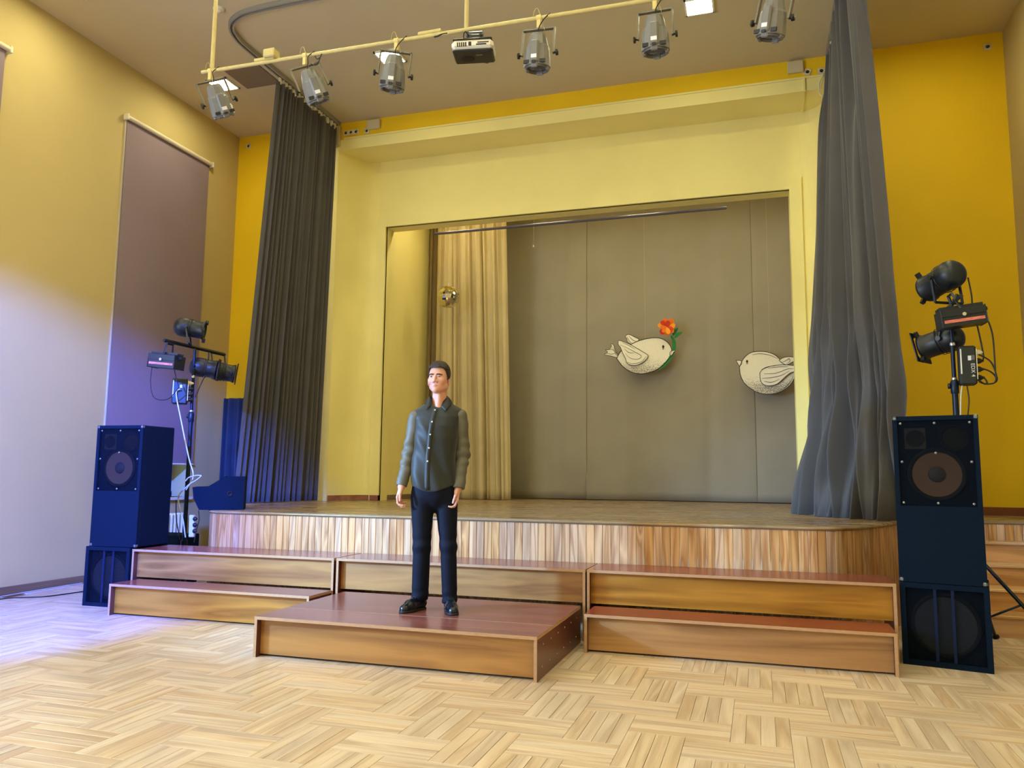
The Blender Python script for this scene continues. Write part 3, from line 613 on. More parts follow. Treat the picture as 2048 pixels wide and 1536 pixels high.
MB().lathe([(.05,-.048),(.052,-.046)], 20, T=TR((-.05,.02,0))).build('fan_grille', M('fan_dark', (10,10,10), .6), t)
MB().box((-.04,-.04,.066),(.055,.04,.13), bev=.008).build('mount', M('mount_grey', (46,44,48), .5), t); MB().box((-.06,-.02,.12),(.08,.02,.16), bev=.008).build('bracket', M('bracket_grey', (104,104,110), .4, .5), t)
MB().tube(spline([(-.07,-.1,.06),(-.065,-.1,.11),(-.05,-.08,.13),(-.03,-.06,.1)],12),.005,6).build('lead', knobm, t)
# ceiling fittings
tag(MB().box((-6.2,7.69,ZC-.012),(-5.7,8.19,ZC-.001), bev=.003).build('ceiling_hatch', M('hatch_paint', (128,112,90), .8)), 'grey brown square hatch panel in the ceiling by the left curtain', 'hatch')
t = thing('smoke_detector', 'small cream smoke detector on the ceiling at the upper left', 'detector', (-5.41,6.6,ZC)); MB().lathe([(.06,0),(.06,-.012),(.04,-.025)], 24).build('base', white, t, fix=True); MB().lathe([(.03,-.024),(.026,-.045),(0,-.047)], 20).build('head', white, t, fix=True)
# wall fittings on the yellow strip
panelm = M('wall_box_beige', (206,192,150), .6)
for (x0_,x1_,z0_,z1_,lab) in ((-5.126,-4.925,6.03,6.165,'flat beige wall box on the yellow strip at the left'),(.442,.625,6.02,6.165,'flat beige wall box on the yellow strip near the right curtain')):
    t = thing('wall_box', lab, 'box', ((x0_+x1_)/2,YF,(z0_+z1_)/2)); w = (x1_-x0_)/2; h = (z1_-z0_)/2
    MB().box((-w,-.045,-h),(w,0,h), bev=.008).build('body', panelm, t); MB().box((-w+.008,-.049,-h+.008),(w-.008,-.044,h-.008), bev=.002).build('cover', panelm, t)
sock = M('socket_cream', (220,208,170), .4); sockd = M('socket_dark', (140,126,96), .6)
def socket(label, x, z, n=1, tilt=0):
    t = thing('wall_socket', label, 'socket', (x,YF,z), (0,tilt,0), group='cream sockets high on the yellow wall'); s = .04
    MB().box((-s*n,-.012,-s),(s*n,0,s), bev=.005).build('plate', sock, t)
    for k in range(n): MB().lathe([(.024,0),(.022,.004),(.02,-.002),(0,-.002)], 18, T=TR((-s*n+s+2*s*k,-.012,0),(PI/2,0,0))).build('outlet', sock, t, fix=True); MB().box((-s*n+s+2*s*k-.012,-.0165,-.003),(-s*n+s+2*s*k-.004,-.012,.003)).box((-s*n+s+2*s*k+.004,-.0165,-.003),(-s*n+s+2*s*k+.012,-.012,.003)).build('slot', sockd, t)
    return t
socket('single socket near the ceiling at the left end of the yellow wall', -7.08, 6.035); socket('single socket near the ceiling at the right end of the yellow wall', 2.545, 6.03)
socket('triple socket on the yellow strip beside the left curtain', -5.385, 6.035, 3); socket('single socket below the left beige wall box', -5.137, 6.025)
socket('single tilted socket below the right beige wall box', .665, 6.02, 1, .35); socket('double socket on the yellow strip beside the right curtain', .86, 6.01, 2)
MBc = MB().box((.612,YF-.06,5.765),(.632,YF-.03,5.935)).box((.612,YF-.045,5.762),(.632,9.95,5.782)); tag(MBc.build('cable_duct', cream), 'cream cable duct running down the fascia beside the right curtain', 'duct')
MBc = MB().tube(spline([(.87,YF-.02,6.0),(.83,YF-.06,5.93),(.78,YF-.07,5.8),(.80,YF-.06,5.68),(.9,YF-.05,5.66)],30),.006,6); tag(MBc.build('white_cable', white), 'cream cable looping down from the double socket', 'cable')

# ================================================================ mirror ball
mir = M('mirror_tile', (226,220,196), .04, 1.0); 
t = thing('mirror_ball', 'small mirror ball hanging in front of the beige curtain', 'mirror ball', (-4.408,10.8,3.904)); rb = .168; mb = MB(); rows = 17
for i in range(rows):
    a0 = PI*i/rows; a1 = PI*(i+1)/rows; n = max(4, int(34*math.sin((a0+a1)/2)))
    for k in range(n):
        b0 = 2*PI*k/n+.004; b1 = 2*PI*(k+1)/n-.004; g = .004
        q = [Vector((math.sin(a)*math.cos(b), math.sin(a)*math.sin(b), math.cos(a))) for a, b in ((a0+g,b0),(a1-g,b0),(a1-g,b1),(a0+g,b1))]
        j = Vector((random.gauss(0,.02),random.gauss(0,.02),random.gauss(0,.02))); c = sum(q, Vector())/4; nn = (c.normalized()+j).normalized()
        q = [v - nn*((v-c).dot(nn)) for v in q]; mb.add([v*rb for v in q], [[0,1,2,3]])
mb.build('mirror_tiles', mir, t); MB().lathe([(0,-rb*.965)]+[(rb*.965*math.cos(u),rb*.965*math.sin(u)) for u in np.linspace(-1.45,1.45,14)]+[(0,rb*.965)], 28, caps=False).build('core', M('ball_core', (90,84,60), .4, .6), t)
MB().cyl((0,0,rb),(0,0,rb+.05),.008).build('cap', screwm, t); MB().cyl((0,0,rb+.05),(0,0,1.75),.0025,n=6).build('cord', M('cord_tan', (200,186,140), .7), t)
t = thing('bare_hook', 'small loose hook on a thread in front of the backdrop left of the birds', 'hook', at(1067,492,11.5)); MB().lathe([(.0,-.03),(.012,-.02),(.012,.0),(.004,.02)], 10, caps=False).build('hook', screwm, t, fix=True); MB().cyl((0,0,.02),(0,0,1.0),.0015,n=5).build('thread', MATS['cord_tan'], t)

# ================================================================ paper birds
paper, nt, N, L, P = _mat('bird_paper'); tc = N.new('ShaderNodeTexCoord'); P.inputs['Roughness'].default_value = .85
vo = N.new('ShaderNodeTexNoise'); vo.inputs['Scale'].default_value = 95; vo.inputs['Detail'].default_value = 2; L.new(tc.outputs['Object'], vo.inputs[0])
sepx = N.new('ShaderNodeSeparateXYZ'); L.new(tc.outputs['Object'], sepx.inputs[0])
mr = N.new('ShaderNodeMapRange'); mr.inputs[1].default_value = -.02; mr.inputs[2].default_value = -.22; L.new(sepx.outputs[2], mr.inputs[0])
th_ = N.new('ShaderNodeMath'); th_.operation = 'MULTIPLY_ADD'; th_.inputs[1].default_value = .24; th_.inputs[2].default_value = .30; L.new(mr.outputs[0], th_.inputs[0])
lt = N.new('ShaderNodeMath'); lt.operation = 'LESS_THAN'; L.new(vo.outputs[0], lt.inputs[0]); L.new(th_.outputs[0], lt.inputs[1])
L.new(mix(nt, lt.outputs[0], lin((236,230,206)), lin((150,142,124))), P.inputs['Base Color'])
plain = M('bird_wing_paper', (238,232,208), .85, var=.04, vscale=8); inkm = M('bird_ink', (52,42,34), .8)
def sheet(t, name, pts_px, y, thick, mats, o, smooth=40, outline=.012):
    P3 = [at(a,b,y)-o for a,b in pts_px]; q = spline([(p.x,p.z,0) for p in P3]+[(P3[0].x,P3[0].z,0)], smooth)[:-1]; poly_ = [(v.x,v.y) for v in q]
    T = Matrix(((1,0,0,0),(0,0,-1,y-o.y),(0,1,0,0),(0,0,0,1)))
    ob = MB().prism(poly_, 0, thick, T=T).build(name, mats, t, fix=True)
    if outline:
        pp = [T @ Vector((x_,y_,thick)) for x_,y_ in poly_]; MB().tube(pp+[pp[0],pp[1]], outline*.35, 5).build('ink_outline', inkm, ob)
    return ob
def stroke(ob, pts_px, y, o, r=.0035):
    P3 = spline([at(a,b,y)-o for a,b in pts_px], 14); MB().tube(P3, [r*(.35+.65*math.sin(PI*(.1+.85*i/14))) for i in range(15)], 5).build('ink_line', inkm, ob)
def c1(x, y): return (1180+x/9.309, 620+y/9.309)
def c2(x, y): return (1450+x/12.8, 680+y/12.8)
YB1 = 11.80
o = at(1288,712,YB1); t = thing('paper_bird', 'white paper bird holding an orange flower in its beak', 'decoration', o, group='paper birds on threads')
body = [c1(*p) for p in ((500,905),(560,790),(640,720),(770,640),(960,560),(1180,520),(1330,535),(1450,610),(1520,730),(1500,840),(1420,960),(1280,1090),(1110,1165),(930,1190),(760,1150),(610,1050))]
bo = sheet(t, 'body', body, YB1, .012, paper, o, 64, .016)
sheet(t, 'tail', [c1(*p) for p in ((560,890),(480,780),(445,660),(400,630),(400,690),(345,740),(290,740),(330,790),(270,830),(400,860),(490,885))], YB1+.004, .01, plain, o, 44)
for q in (((450,760),(400,730),(345,745)),((470,800),(400,820),(280,800)),((520,870),(470,800),(425,690))): stroke(bo, [c1(*p) for p in q], YB1-.016, o)
sheet(t, 'rear_wing', [c1(*p) for p in ((770,640),(700,590),(690,540),(660,500),(690,465),(740,462),(830,505),(910,560))], YB1+.01, .01, plain, o, 40)
for q in (((720,480),(800,560),(880,590)),((690,500),(740,590),(790,620))): stroke(bo, [c1(*p) for p in q], YB1-.002, o)
wg = sheet(t, 'wing', [c1(*p) for p in ((525,590),(545,570),(620,590),(740,640),(880,720),(1000,790),(1080,850),(1050,920),(960,990),(860,1030),(760,1025),(690,985),(660,900),(610,800),(570,700),(530,650))], YB1-.03, .012, plain, o, 60)
for q in (((560,650),(680,700),(830,780),(940,840),(945,890),(860,920),(740,890),(660,810)),((690,970),(800,1000),(960,960),(1050,860)),((600,600),(720,660),(840,730)),((640,720),(720,790),(820,800))): stroke(wg, [c1(*p) for p in q], YB1-.044, o)
sheet(t, 'beak', [c1(*p) for p in ((1490,790),(1520,765),(1590,755),(1550,800),(1545,820),(1495,855))], YB1-.006, .01, plain, o, 24)
def eye(px_, s):
    e = at(px_[0],px_[1],YB1)-o; MB().lathe([(.017*s,0),(.016*s,.003),(0,.004)], 16, T=TR((e.x,-.0135,e.z+.012*s),(PI/2,0,0)) @ Matrix.Scale(1.35,4,(0,1,0))).build('eye', inkm, t); MB().lathe([(.014*s,0),(.013*s,.003),(0,.004)], 14, T=TR((e.x,-.0132,e.z-.018*s),(PI/2,0,0))).build('eye_ring', M('eye_grey', (150,145,128), .8), t)
eye(c1(1365,700), 1)
MB().cyl(at(1290,676,YB1)-o+Vector((0,.01,0)), at(1290,676,YB1)-o+Vector((0,.01,2.4)), .0016, n=5).build('thread', MATS['cord_tan'], t)
leafm = M('paper_green', (34,128,56), .8, var=.08, vscale=10)
of = at(1337,660,YB1-.05); f = thing('paper_flower', 'orange paper flower with green stem held by the left paper bird', 'decoration', of)
sheet(f, 'stem', [c1(*p) for p in ((1260,1135),(1380,1060),(1480,960),(1560,830),(1600,700),(1590,570),(1520,480),(1500,500),(1535,600),(1530,740),(1500,850),(1400,980),(1300,1090))], YB1-.004, .006, leafm, of, 50, 0)
for q in (((1530,440),(1570,370),(1640,330),(1620,400),(1550,490)),((1560,520),(1610,430),(1720,410),(1680,460),(1600,520))): sheet(f, 'leaf', [c1(*p) for p in q], YB1-.03, .006, leafm, of, 30, 0)
pet = [M('petal_orange', (240,120,16), .8, var=.12, vscale=12), M('petal_light_orange', (250,158,24), .8, var=.1, vscale=12), M('petal_red', (206,52,20), .8, var=.15, vscale=12)]
fc = c1(1425,320); rngp = random.Random(4)
for k, (ang, ln, mi, dp, w) in enumerate(((100,17,0,.0,.55),(45,20,0,.0,.5),(10,18,1,.0,.5),(-40,18,0,.0,.5),(-85,17,0,.005,.55),(-130,18,2,.005,.5),(165,17,1,.0,.5),(130,15,2,-.02,.5),(70,13,2,-.03,.5),(-20,13,2,-.03,.5),(-70,15,1,-.035,.5),(-125,13,0,-.035,.5),(180,12,0,-.04,.5))):
    a = math.radians(ang); ca, sa = math.cos(a), -math.sin(a); L_p = ln
    q = [(fc[0]+ca*L_p*u - sa*L_p*w*v, fc[1]+sa*L_p*u + ca*L_p*w*v) for u, v in ((.0,-.12),(.35,-.5),(.8,-.62),(1.02,-.2),(.98,.15),(.8,.6),(.35,.5),(.0,.12))]
    pe = sheet(f, 'petal', q, YB1-.06+dp, .004, pet[mi], of, 32, 0)
    # cup the petal towards the viewer
    c0 = at(fc[0],fc[1],YB1-.06)-of
    for v in pe.data.vertices:
        r_ = math.hypot(v.co.x-c0.x, v.co.z-c0.z); v.co.y -= .35*r_*(.6+.5*rngp.random()*0) + .8*(v.co.z-c0.z)*0
e = at(*c1(1385,300),YB1-.06)-of; MB().lathe([(.016,-.012),(.012,.004),(0,.01)], 14, T=TR((e.x,e.y-.03,e.z),(PI/2,0,0))).build('flower_heart', M('petal_dark', (96,14,12), .8), f)
YB2 = 11.80; o = at(1535,745,YB2); t = thing('paper_bird', 'white paper bird partly hidden by the right side of the stage frame', 'decoration', o, group='paper birds on threads')
body = [c2(*p) for p in ((370,700),(420,570),(520,430),(680,320),(900,295),(1120,320),(1300,400),(1400,490),(1600,620),(1760,760),(1800,900),(1720,1080),(1560,1250),(1350,1350),(1120,1390),(880,1360),(680,1260),(500,1110),(400,920))]
bo = sheet(t, 'body', body, YB2, .012, paper, o, 70, .014)
sheet(t, 'tail', [c2(*p) for p in ((1380,520),(1480,460),(1620,430),(1780,450),(1840,500),(1700,580),(1580,640),(1480,600))], YB2-.016, .01, plain, o, 40)
stroke(bo, [c2(*p) for p in ((1470,570),(1600,500),(1640,470),(1660,540),(1560,620))], YB2-.03, o)
wg = sheet(t, 'wing', [c2(*p) for p in ((890,850),(960,760),(1120,690),(1300,650),(1500,640),(1700,650),(1860,680),(1860,800),(1700,830),(1560,930),(1420,1060),(1300,1140),(1130,1175),(990,1140),(910,1040))], YB2-.035, .012, plain, o, 56)
for q in (((930,760),(1080,690),(1300,655)),((1000,860),(1300,850),(1600,740),(1760,740)),((950,980),(1200,960),(1450,900),(1650,790)),((1000,1060),(1200,1080),(1400,1000)),((1100,720),(1350,690),(1620,680))): stroke(wg, [c2(*p) for p in q], YB2-.049, o)
stroke(bo, [c2(*p) for p in ((700,380),(900,350),(1150,390),(1350,480))], YB2-.014, o); stroke(bo, [c2(*p) for p in ((1300,1340),(1520,1230),(1680,1060),(1750,900))], YB2-.014, o)
sheet(t, 'beak', [c2(*p) for p in ((280,525),(400,530),(430,600),(370,665),(330,610))], YB2-.004, .01, plain, o, 24)
eye(c2(565,570), .9)
MB().cyl(at(1540,706,YB2)-o+Vector((0,.01,0)), at(1540,706,YB2)-o+Vector((0,.01,2.6)), .0016, n=5).build('thread', MATS['cord_tan'], t)
# ================================================================ lighting stands
canm = M('black_can', (16,26,36), .38, var=.1, vscale=20); standm = M('stand_steel', (22,36,60), .35, .5); gelm = M('gel_frame', (20,20,26), .5); orange = M('orange_gel', (196,84,30), .5); lensm = M('par_lens', (120,112,104), .15, .3); chrome = M('chrome', (210,212,216), .2, .9); cabm = M('black_cable', (24,20,20), .5); whcab = M('white_cable_pvc', (206,208,214), .5)
def cable(label, pts, r=.006, m=None): return tag(MB().tube(spline(pts, 12*len(pts)), r, 6).build('cable', m or cabm), label, 'cable')
def par_can(label, rear, front, r, mount, gel=None, clips=True, side=Vector((0,1,0))):
    rear = Vector(rear); front = Vector(front); mount = Vector(mount); d = front-rear; Lc = d.length; z = d.normalized(); x = side.cross(z).normalized(); y = z.cross(x)
    c = rear.lerp(front, .5); t = thing('par_can', label, 'spotlight', c, group='black stage lamps on stands')
    R = Matrix(((x.x,y.x,z.x,0),(x.y,y.y,z.y,0),(x.z,y.z,z.z,0),(0,0,0,1))); T = Matrix.Translation(-z*Lc/2) @ R
    pf = [(0,0),(.4*r,.006),(.72*r,.024),(.93*r,.055),(r,.09),(.99*r,.135),(.9*r,.165),(.9*r,Lc-.03),(.97*r,Lc-.022),(.97*r,Lc),(.9*r,Lc),(.88*r,Lc-.04)]
    can = MB().lathe(pf, 28, T=T, caps=False).build('can', canm, t, fix=False)
    for zz in (.15,.175): MB().lathe([(r*.98,zz),(r*1.02,zz+.004),(r*.98,zz+.008)], 28, T=T, caps=False).build('ridge', canm, can)
    MB().lathe([(.88*r,Lc-.038),(.5*r,Lc-.03),(0,Lc-.027)], 24, T=T, caps=False).build('lens', lensm, t)
    if gel:
        g = 1.12*r; mb = MB()
        for k in range(4): mb.box((-g,.82*r,0),(g,g,.008), T=T @ Matrix.Translation((0,0,Lc+.012)) @ Matrix.Rotation(k*PI/2,4,'Z'))
        for sx_, sy_ in ((1,1),(1,-1),(-1,1),(-1,-1)): mb.box((sx_*.8*r-.1*r,sy_*.8*r-.1*r,0),(sx_*.8*r+.1*r,sy_*.8*r+.1*r,.006), T=T @ Matrix.Translation((0,0,Lc+.012)))
        fr = mb.build('gel_frame', gelm, t)
        MB().lathe([(.86*r,0),(.86*r,.003)], 24, T=T @ Matrix.Translation((0,0,Lc+.006))).build('gel', gel, fr)
    if clips:
        for k in range(3): MB().box((-.016,r*.95,Lc-.02),(.016,r*1.32,Lc+.01), T=T @ Matrix.Rotation(k*2*PI/3,4,'Z')).build('clip', canm, t)
    # yoke: two arms from the can sides to the mount
    s = Vector(side).normalized(); m = mount-c; mb = MB()
    for sg in (-1,1):
        a = s*(sg*r*1.06)+z*(-.02); b = Vector(m)+s*(sg*r*1.06)
        mb.tube([a, b], .011, 4, smooth=False)
    mb.tube([Vector(m)+s*(-r*1.06), Vector(m)+s*(r*1.06)], .011, 4, smooth=False); mb.build('yoke', canm, t)
    for sg in (-1,1): MB().cyl(s*(sg*r*1.02)+z*(-.02), s*(sg*r*1.25)+z*(-.02), .02, n=10).build('knob', canm, t)
    return t
def flood(label, c, ax, w, mount, side=-1):
    """ribbed horizontal strobe housing, ax = long axis"""
    c = Vector(c); x = Vector(ax).normalized(); y = Vector((0,0,1)).cross(x).normalized(); z = x.cross(y); R = Matrix(((x.x,y.x,z.x,0),(x.y,y.y,z.y,0),(x.z,y.z,z.z,0),(0,0,0,1)))
    t = thing('flood_light', label, 'spotlight', c, group='black stage lamps on stands'); h = w/2
    prof_ = [(-.085,-.075),(.085,-.075),(.085,.02),(.07,.05),(.035,.075),(-.035,.075),(-.07,.05),(-.085,.02)]
    T = R @ Matrix(((0,0,1,0),(1,0,0,0),(0,1,0,0),(0,0,0,1)))
    MB().prism(prof_, -h, h, T=T).build('housing', canm, t, fix=True)
    for k in range(5):
        a = .25+k*.62; MB().box((-h-.002,-.09+.045*k-.004,.045 if k in (1,2,3) else .0),(h+.002,-.09+.045*k+.004,.084 if k in (1,2,3) else .055), T=R).build('rib', canm, t)
    MB().box((-h-.006,-.09,-.08),(-h,.09,.06), T=R, bev=.003).build('end_plate', canm, t); MB().box((h,-.09,-.08),(h+.006,.09,.06), T=R, bev=.003).build('end_plate', canm, t)
    MB().box((-h+.012,-.0885,-.048),(h-.012,-.085,-.026), T=R).build('stripe', M('red_white_stripe', (214,118,104), .5, var=.3, vscale=22, stretch=(1,1,3)), t)
    MB().cyl((0,-.086,.004),(0,-.105,.004),.014,n=12,T=R).build('knob', chrome, t); MB().box((h,-.03,.02),(h+.035,.02,.05), T=R, bev=.005).build('plug_socket', canm, t)
    m = Vector(mount)-c; a = R @ Vector((0,-.09,.004)); b = R @ Vector((0,.09,.004)); mb = MB()
    for p_, q_ in ((a, m+R @ Vector((0,-.05,0))),(b, m+R @ Vector((0,.05,0))),(m+R @ Vector((0,-.05,0)), m+R @ Vector((0,.05,0)))): mb.tube([p_,q_], .012, 4, smooth=False)
    mb.build('yoke', canm, t); return t
def dimmer(label, c, rz, w, h, d=.11, text=None, blue=False):
    t = thing('dimmer_pack', label, 'dimmer', c, (0,0,rz), group='dimmer packs on stands')
    MB().box((-w/2,-d/2,-h/2),(w/2,d/2,h/2), bev=.012).build('case', M('dimmer_case', (24,34,38), .45), t)
    MB().box((-w/2+.006,-d/2-.0015,-h*.22),(-w/2+.016,-d/2,h*.42)).build('label_strip', labm, t); MB().box((.0,-d/2-.0015,h*.12),(.022,-d/2,h*.24)).build('sticker', labm, t); MB().box((.024,-d/2-.0015,h*.13),(.046,-d/2,h*.25)).build('plate', M('grey_sticker', (92,94,104), .5), t)
    MB().box((w/2,-d/2+.012,-h*.36),(w/2+.006,d/2-.012,h*.42)).build('socket_strip', white, t)
    for k in range(4): MB().lathe([(.022,0),(.022,.02),(.012,.036),(.006,.05)], 14, T=TR((w/2+.005,-.01,h*.33-k*h*.215),(0,PI/2,0))).build('plug', white if k == 0 else cabm, t, fix=True)
    if text:
        cu = bpy.data.curves.new('lettering', 'FONT'); cu.body = text; cu.size = .038; cu.align_x = 'CENTER'; cu.align_y = 'CENTER'; cu.extrude = .0006
        tmp = bpy.data.objects.new('lettering', cu); COL.objects.link(tmp); me = bpy.data.meshes.new_from_object(tmp.evaluated_get(bpy.context.evaluated_depsgraph_get())); bpy.data.objects.remove(tmp); me.name = 'lettering'
        me.materials.clear(); me.materials.append(labm)
        o = link('lettering', me, t); o.matrix_local = TR((.030,-d/2-.001,-h*.13)) @ Matrix.Rotation(PI/2,4,'X') @ Matrix.Rotation(-PI/2,4,'Z')
    return t
def stand(label, x, y, top, feet, hub=.72, knob_z=1.9):
    t = thing('light_stand', label, 'stand', (x,y,0))
    MB().cyl((0,0,.12),(0,0,knob_z),.022,n=16).build('lower_pole', standm, t); MB().cyl((0,0,knob_z-.02),(0,0,top),.016,n=16).build('upper_pole', standm, t)
    MB().lathe([(.026,knob_z-.06),(.03,knob_z-.05),(.03,knob_z+.03),(.02,knob_z+.05)], 16).build('collar', standm, t); MB().lathe([(.007,0),(.007,.03),(.022,.032),(.022,.045),(0,.047)], 8, T=TR((0,0,knob_z),(0,-PI/2,0))).build('knob', canm, t)
    MB().lathe([(.019,knob_z+.04),(.021,knob_z+.05),(.019,knob_z+.065)], 16).build('ring', chrome, t); MB().lathe([(.019,top-.30),(.022,top-.29),(.019,top-.275)], 16).build('ring', chrome, t)
    MB().lathe([(.034,hub-.04),(.034,hub+.04)], 14).build('hub', standm, t)
    for fx, fy in feet:
        f = Vector((fx-x,fy-y,.015)); lg = MB().tube([Vector((0,0,hub)), f], .014, 8).build('leg', standm, t); MB().tube([Vector((0,0,.16)), Vector((0,0,hub)).lerp(f,.55)], .009, 6).build('brace', standm, lg)
        MB().tube([f*.97+Vector((0,0,.03))*.03, f+Vector((f.x,f.y,0)).normalized()*.04], .018, 8).build('foot', rub, lg)
    return t
# right stand
stand('black tripod light stand behind the right loudspeakers', 1.463, 6.8, 2.58, [(2.02,6.42),(1.74,7.22),(1.12,6.95)], .78, 1.965)
a = at(1919,539,6.66); b = at(1855,578,6.98); par_can('black stage lamp tilted on top of the right light stand', a, b, .114, at(1898,606,6.8), side=Vector(((b-a).y,-(b-a).x,0)).normalized())
a = at(1927,668,6.84); b = at(1845,696,7.02); par_can('black stage lamp with orange gel hanging under the bar of the right stand', a, b, .108, at(1898,640,6.92), gel=orange, side=Vector(((b-a).y,-(b-a).x,0)).normalized())
flood('black ribbed flood light with red stripe on the right stand', at(1921,634,6.62), (1,.05,.12), .30, (1.44,6.68,2.66))
mb = MB().tube([(1.463,6.45,2.60),(1.463,7.1,2.60)], .017, 4, smooth=False).tube([(1.42,6.72,2.52),(1.50,6.72,2.67)], .014, 4, smooth=False)
tag(mb.build('lamp_bar', canm), 'short black crossbar on top of the right light stand', 'bar')
c = at(1934,732,6.74); dimmer('black dimmer pack with plugs on the pole of the right stand', c, math.radians(-4), .115, .30, text='EDX 4')
def pc(*pts, y=6.7): return [at(a,b,y) for a,b in pts]
cable('black cable from the top lamp down to the right dimmer', pc((1936,555),(1943,590),(1945,612),y=6.78)+pc((1953,645),(1963,690),(1967,715),(1962,722),(1953,722),y=6.72))
cable('black cable looping from the red striped flood light to the right dimmer', pc((1964,634),(1975,640),(1985,670),(1989,715),(1991,745),(1994,757),y=6.66)+pc((1990,765),(1975,768),(1962,765),(1954,757),y=6.7))
cable('black cable curving from the white plug of the right dimmer', pc((1957,709),(1968,714),(1980,722),(1988,735),(1993,752),y=6.68))
cable('black cable loop at the lowest plug of the right dimmer', pc((1956,736),(1968,738),(1982,744),(1992,755),(1988,766),(1974,768),y=6.67))
cable('small black cable loop under the right dimmer plugs', pc((1958,752),(1968,756),(1974,764),(1970,768),(1960,762),y=6.69))
cable('pale cable hanging from the right dimmer behind the loudspeaker', pc((1925,768),(1922,790),(1921,830),(1921,860),y=6.74), .005, whcab)
cable('black cable hanging from the right dimmer behind the loudspeaker', pc((1934,770),(1938,800),(1936,830),(1935,860),y=6.74), .005)
# left stand
stand('black tripod light stand behind the left step units', -5.72, 6.9, 2.54, [(-5.63,6.60),(-6.15,7.1),(-5.92,7.2)], .5, 1.83)
mb = MB().tube([(-5.72,6.44,2.57),(-5.74,7.42,2.57)], .019, 4, smooth=False); tag(mb.build('lamp_bar', canm), 'long black crossbar on top of the left light stand', 'bar')
a = at(347,651,6.70); b = at(410,662,6.86); par_can('black stage lamp standing on top of the left light stand', a, b, .10, at(379,688,6.76), side=Vector(((b-a).y,-(b-a).x,0)).normalized())
a = at(378,731,6.94); b = at(434,740,7.10); par_can('black stage lamp hanging in the middle under the left bar', a, b, .105, at(404,700,7.02), gel=M('clear_gel', (84,80,76), .4), clips=False)
a = at(416,739,7.24); b = at(470,748,7.42); par_can('black stage lamp hanging at the far end under the left bar', a, b, .105, at(436,708,7.32), gel=M('rose_gel', (84,44,48), .4), clips=False)
flood('black ribbed flood light with red stripe on the left stand', at(333,722,6.46), (1,.12,-.10), .29, at(340,688,6.46))
c = at(373,784,6.86); dimmer('black dimmer pack on the pole of the left stand', (c.x-.03,6.80,c.z), math.radians(35), .15, .27, d=.12)
cable('black cable drooping from the left flood light to the dimmer', pc((304,732),(301,765),(306,792),(320,800),(338,797),(352,782),(358,774),y=6.6), .0045)
cable('thin black cable from the left flood light to the dimmer top', pc((348,735),(352,755),(357,772),y=6.6), .0045)
cable('straight black cable from the left lamps down to the dimmer', pc((411,750),(400,772),(391,795),y=6.9), .0045)
cable('white cable running from the left dimmer down the pole', pc((360,778),(353,783),(354,800),(362,840),(372,890),(380,925),y=6.72)+pc((386,945),(384,962),(372,975),(358,990),(358,1010),(366,1040),(371,1075),y=6.7), .007, whcab)
cable('white cable tangle from the stage monitor to the left stand', pc((371,962),(378,955),(392,951),(402,952),y=6.62)+pc((390,962),(380,968),(372,980),y=6.62), .006, whcab)
cable('black cable hanging from the stage monitor to the upper step', pc((397,1021),(398,1040),(393,1060),(388,1085),y=6.56), .005)
cable('black cable hanging behind the left stand', pc((352,1000),(353,1040),(360,1080),y=6.8), .005)
t = thing('power_strip', 'white power strip with black plugs hanging beside the left stand pole', 'power strip', at(384,1052,6.66), (0,math.radians(-2),0))
MB().box((-.028,-.02,-.11),(.028,.02,.11), bev=.008).build('body', white, t)
for k in range(3): MB().lathe([(.02,0),(.02,.02),(.01,.034)], 12, T=TR((.026,-.005,.07-.06*k),(0,PI/2,0))).build('plug', cabm, t, fix=True)
# cables on the floor by the left wall
def fc(*pts): 
    out = []
    for a, b in pts: d = px_ray(a,b); k = (.006-CAM_H)/d.z; out.append(Vector((0,0,CAM_H))+d*k)
    return out
cable('pale cable lying along the left baseboard', fc((-60,1208),(0,1194),(80,1180),(166,1166)), .007, M('grey_cable', (168,170,178), .5)); cable('dark cable lying on the floor by the left wall', fc((-60,1206),(20,1196),(90,1193),(166,1183)), .006)
# blue stage lamp that throws the beam on the left wall, hung from the ceiling outside the view
dv = (SPOT_T-SPOT_P).normalized(); par_can('blue stage lamp hung from the ceiling left of the viewer', SPOT_P-dv*.40, SPOT_P-dv*.05, .11, SPOT_P-dv*.2+Vector((0,0,.18)), clips=False, side=Vector((dv.y,-dv.x,0)).normalized())
dv2 = (ST2-SP2).normalized(); par_can('added cool lamp on a bracket by the left wall outside the view', SP2-dv2*.40, SP2-dv2*.05, .11, SP2-dv2*.2+Vector((0,0,.18)), clips=False, side=Vector((dv2.y,-dv2.x,0)).normalized())  # can modelled around the added cool lamp
q2 = SP2-dv2*.2+Vector((0,0,.18)); tag(MB().cyl(q2, (XL,q2.y,q2.z), .015, n=10).build('added_bracket', canm), 'added black bracket holding the added cool lamp on the left wall', 'bracket')  # bracket added to carry that lamp
q = SPOT_P-dv*.2+Vector((0,0,.18)); tag(MB().cyl(q, (q.x,q.y,ZC), .017, n=12).build('hanging_rod', pipem), 'cream rod holding the blue stage lamp left of the viewer', 'rod')
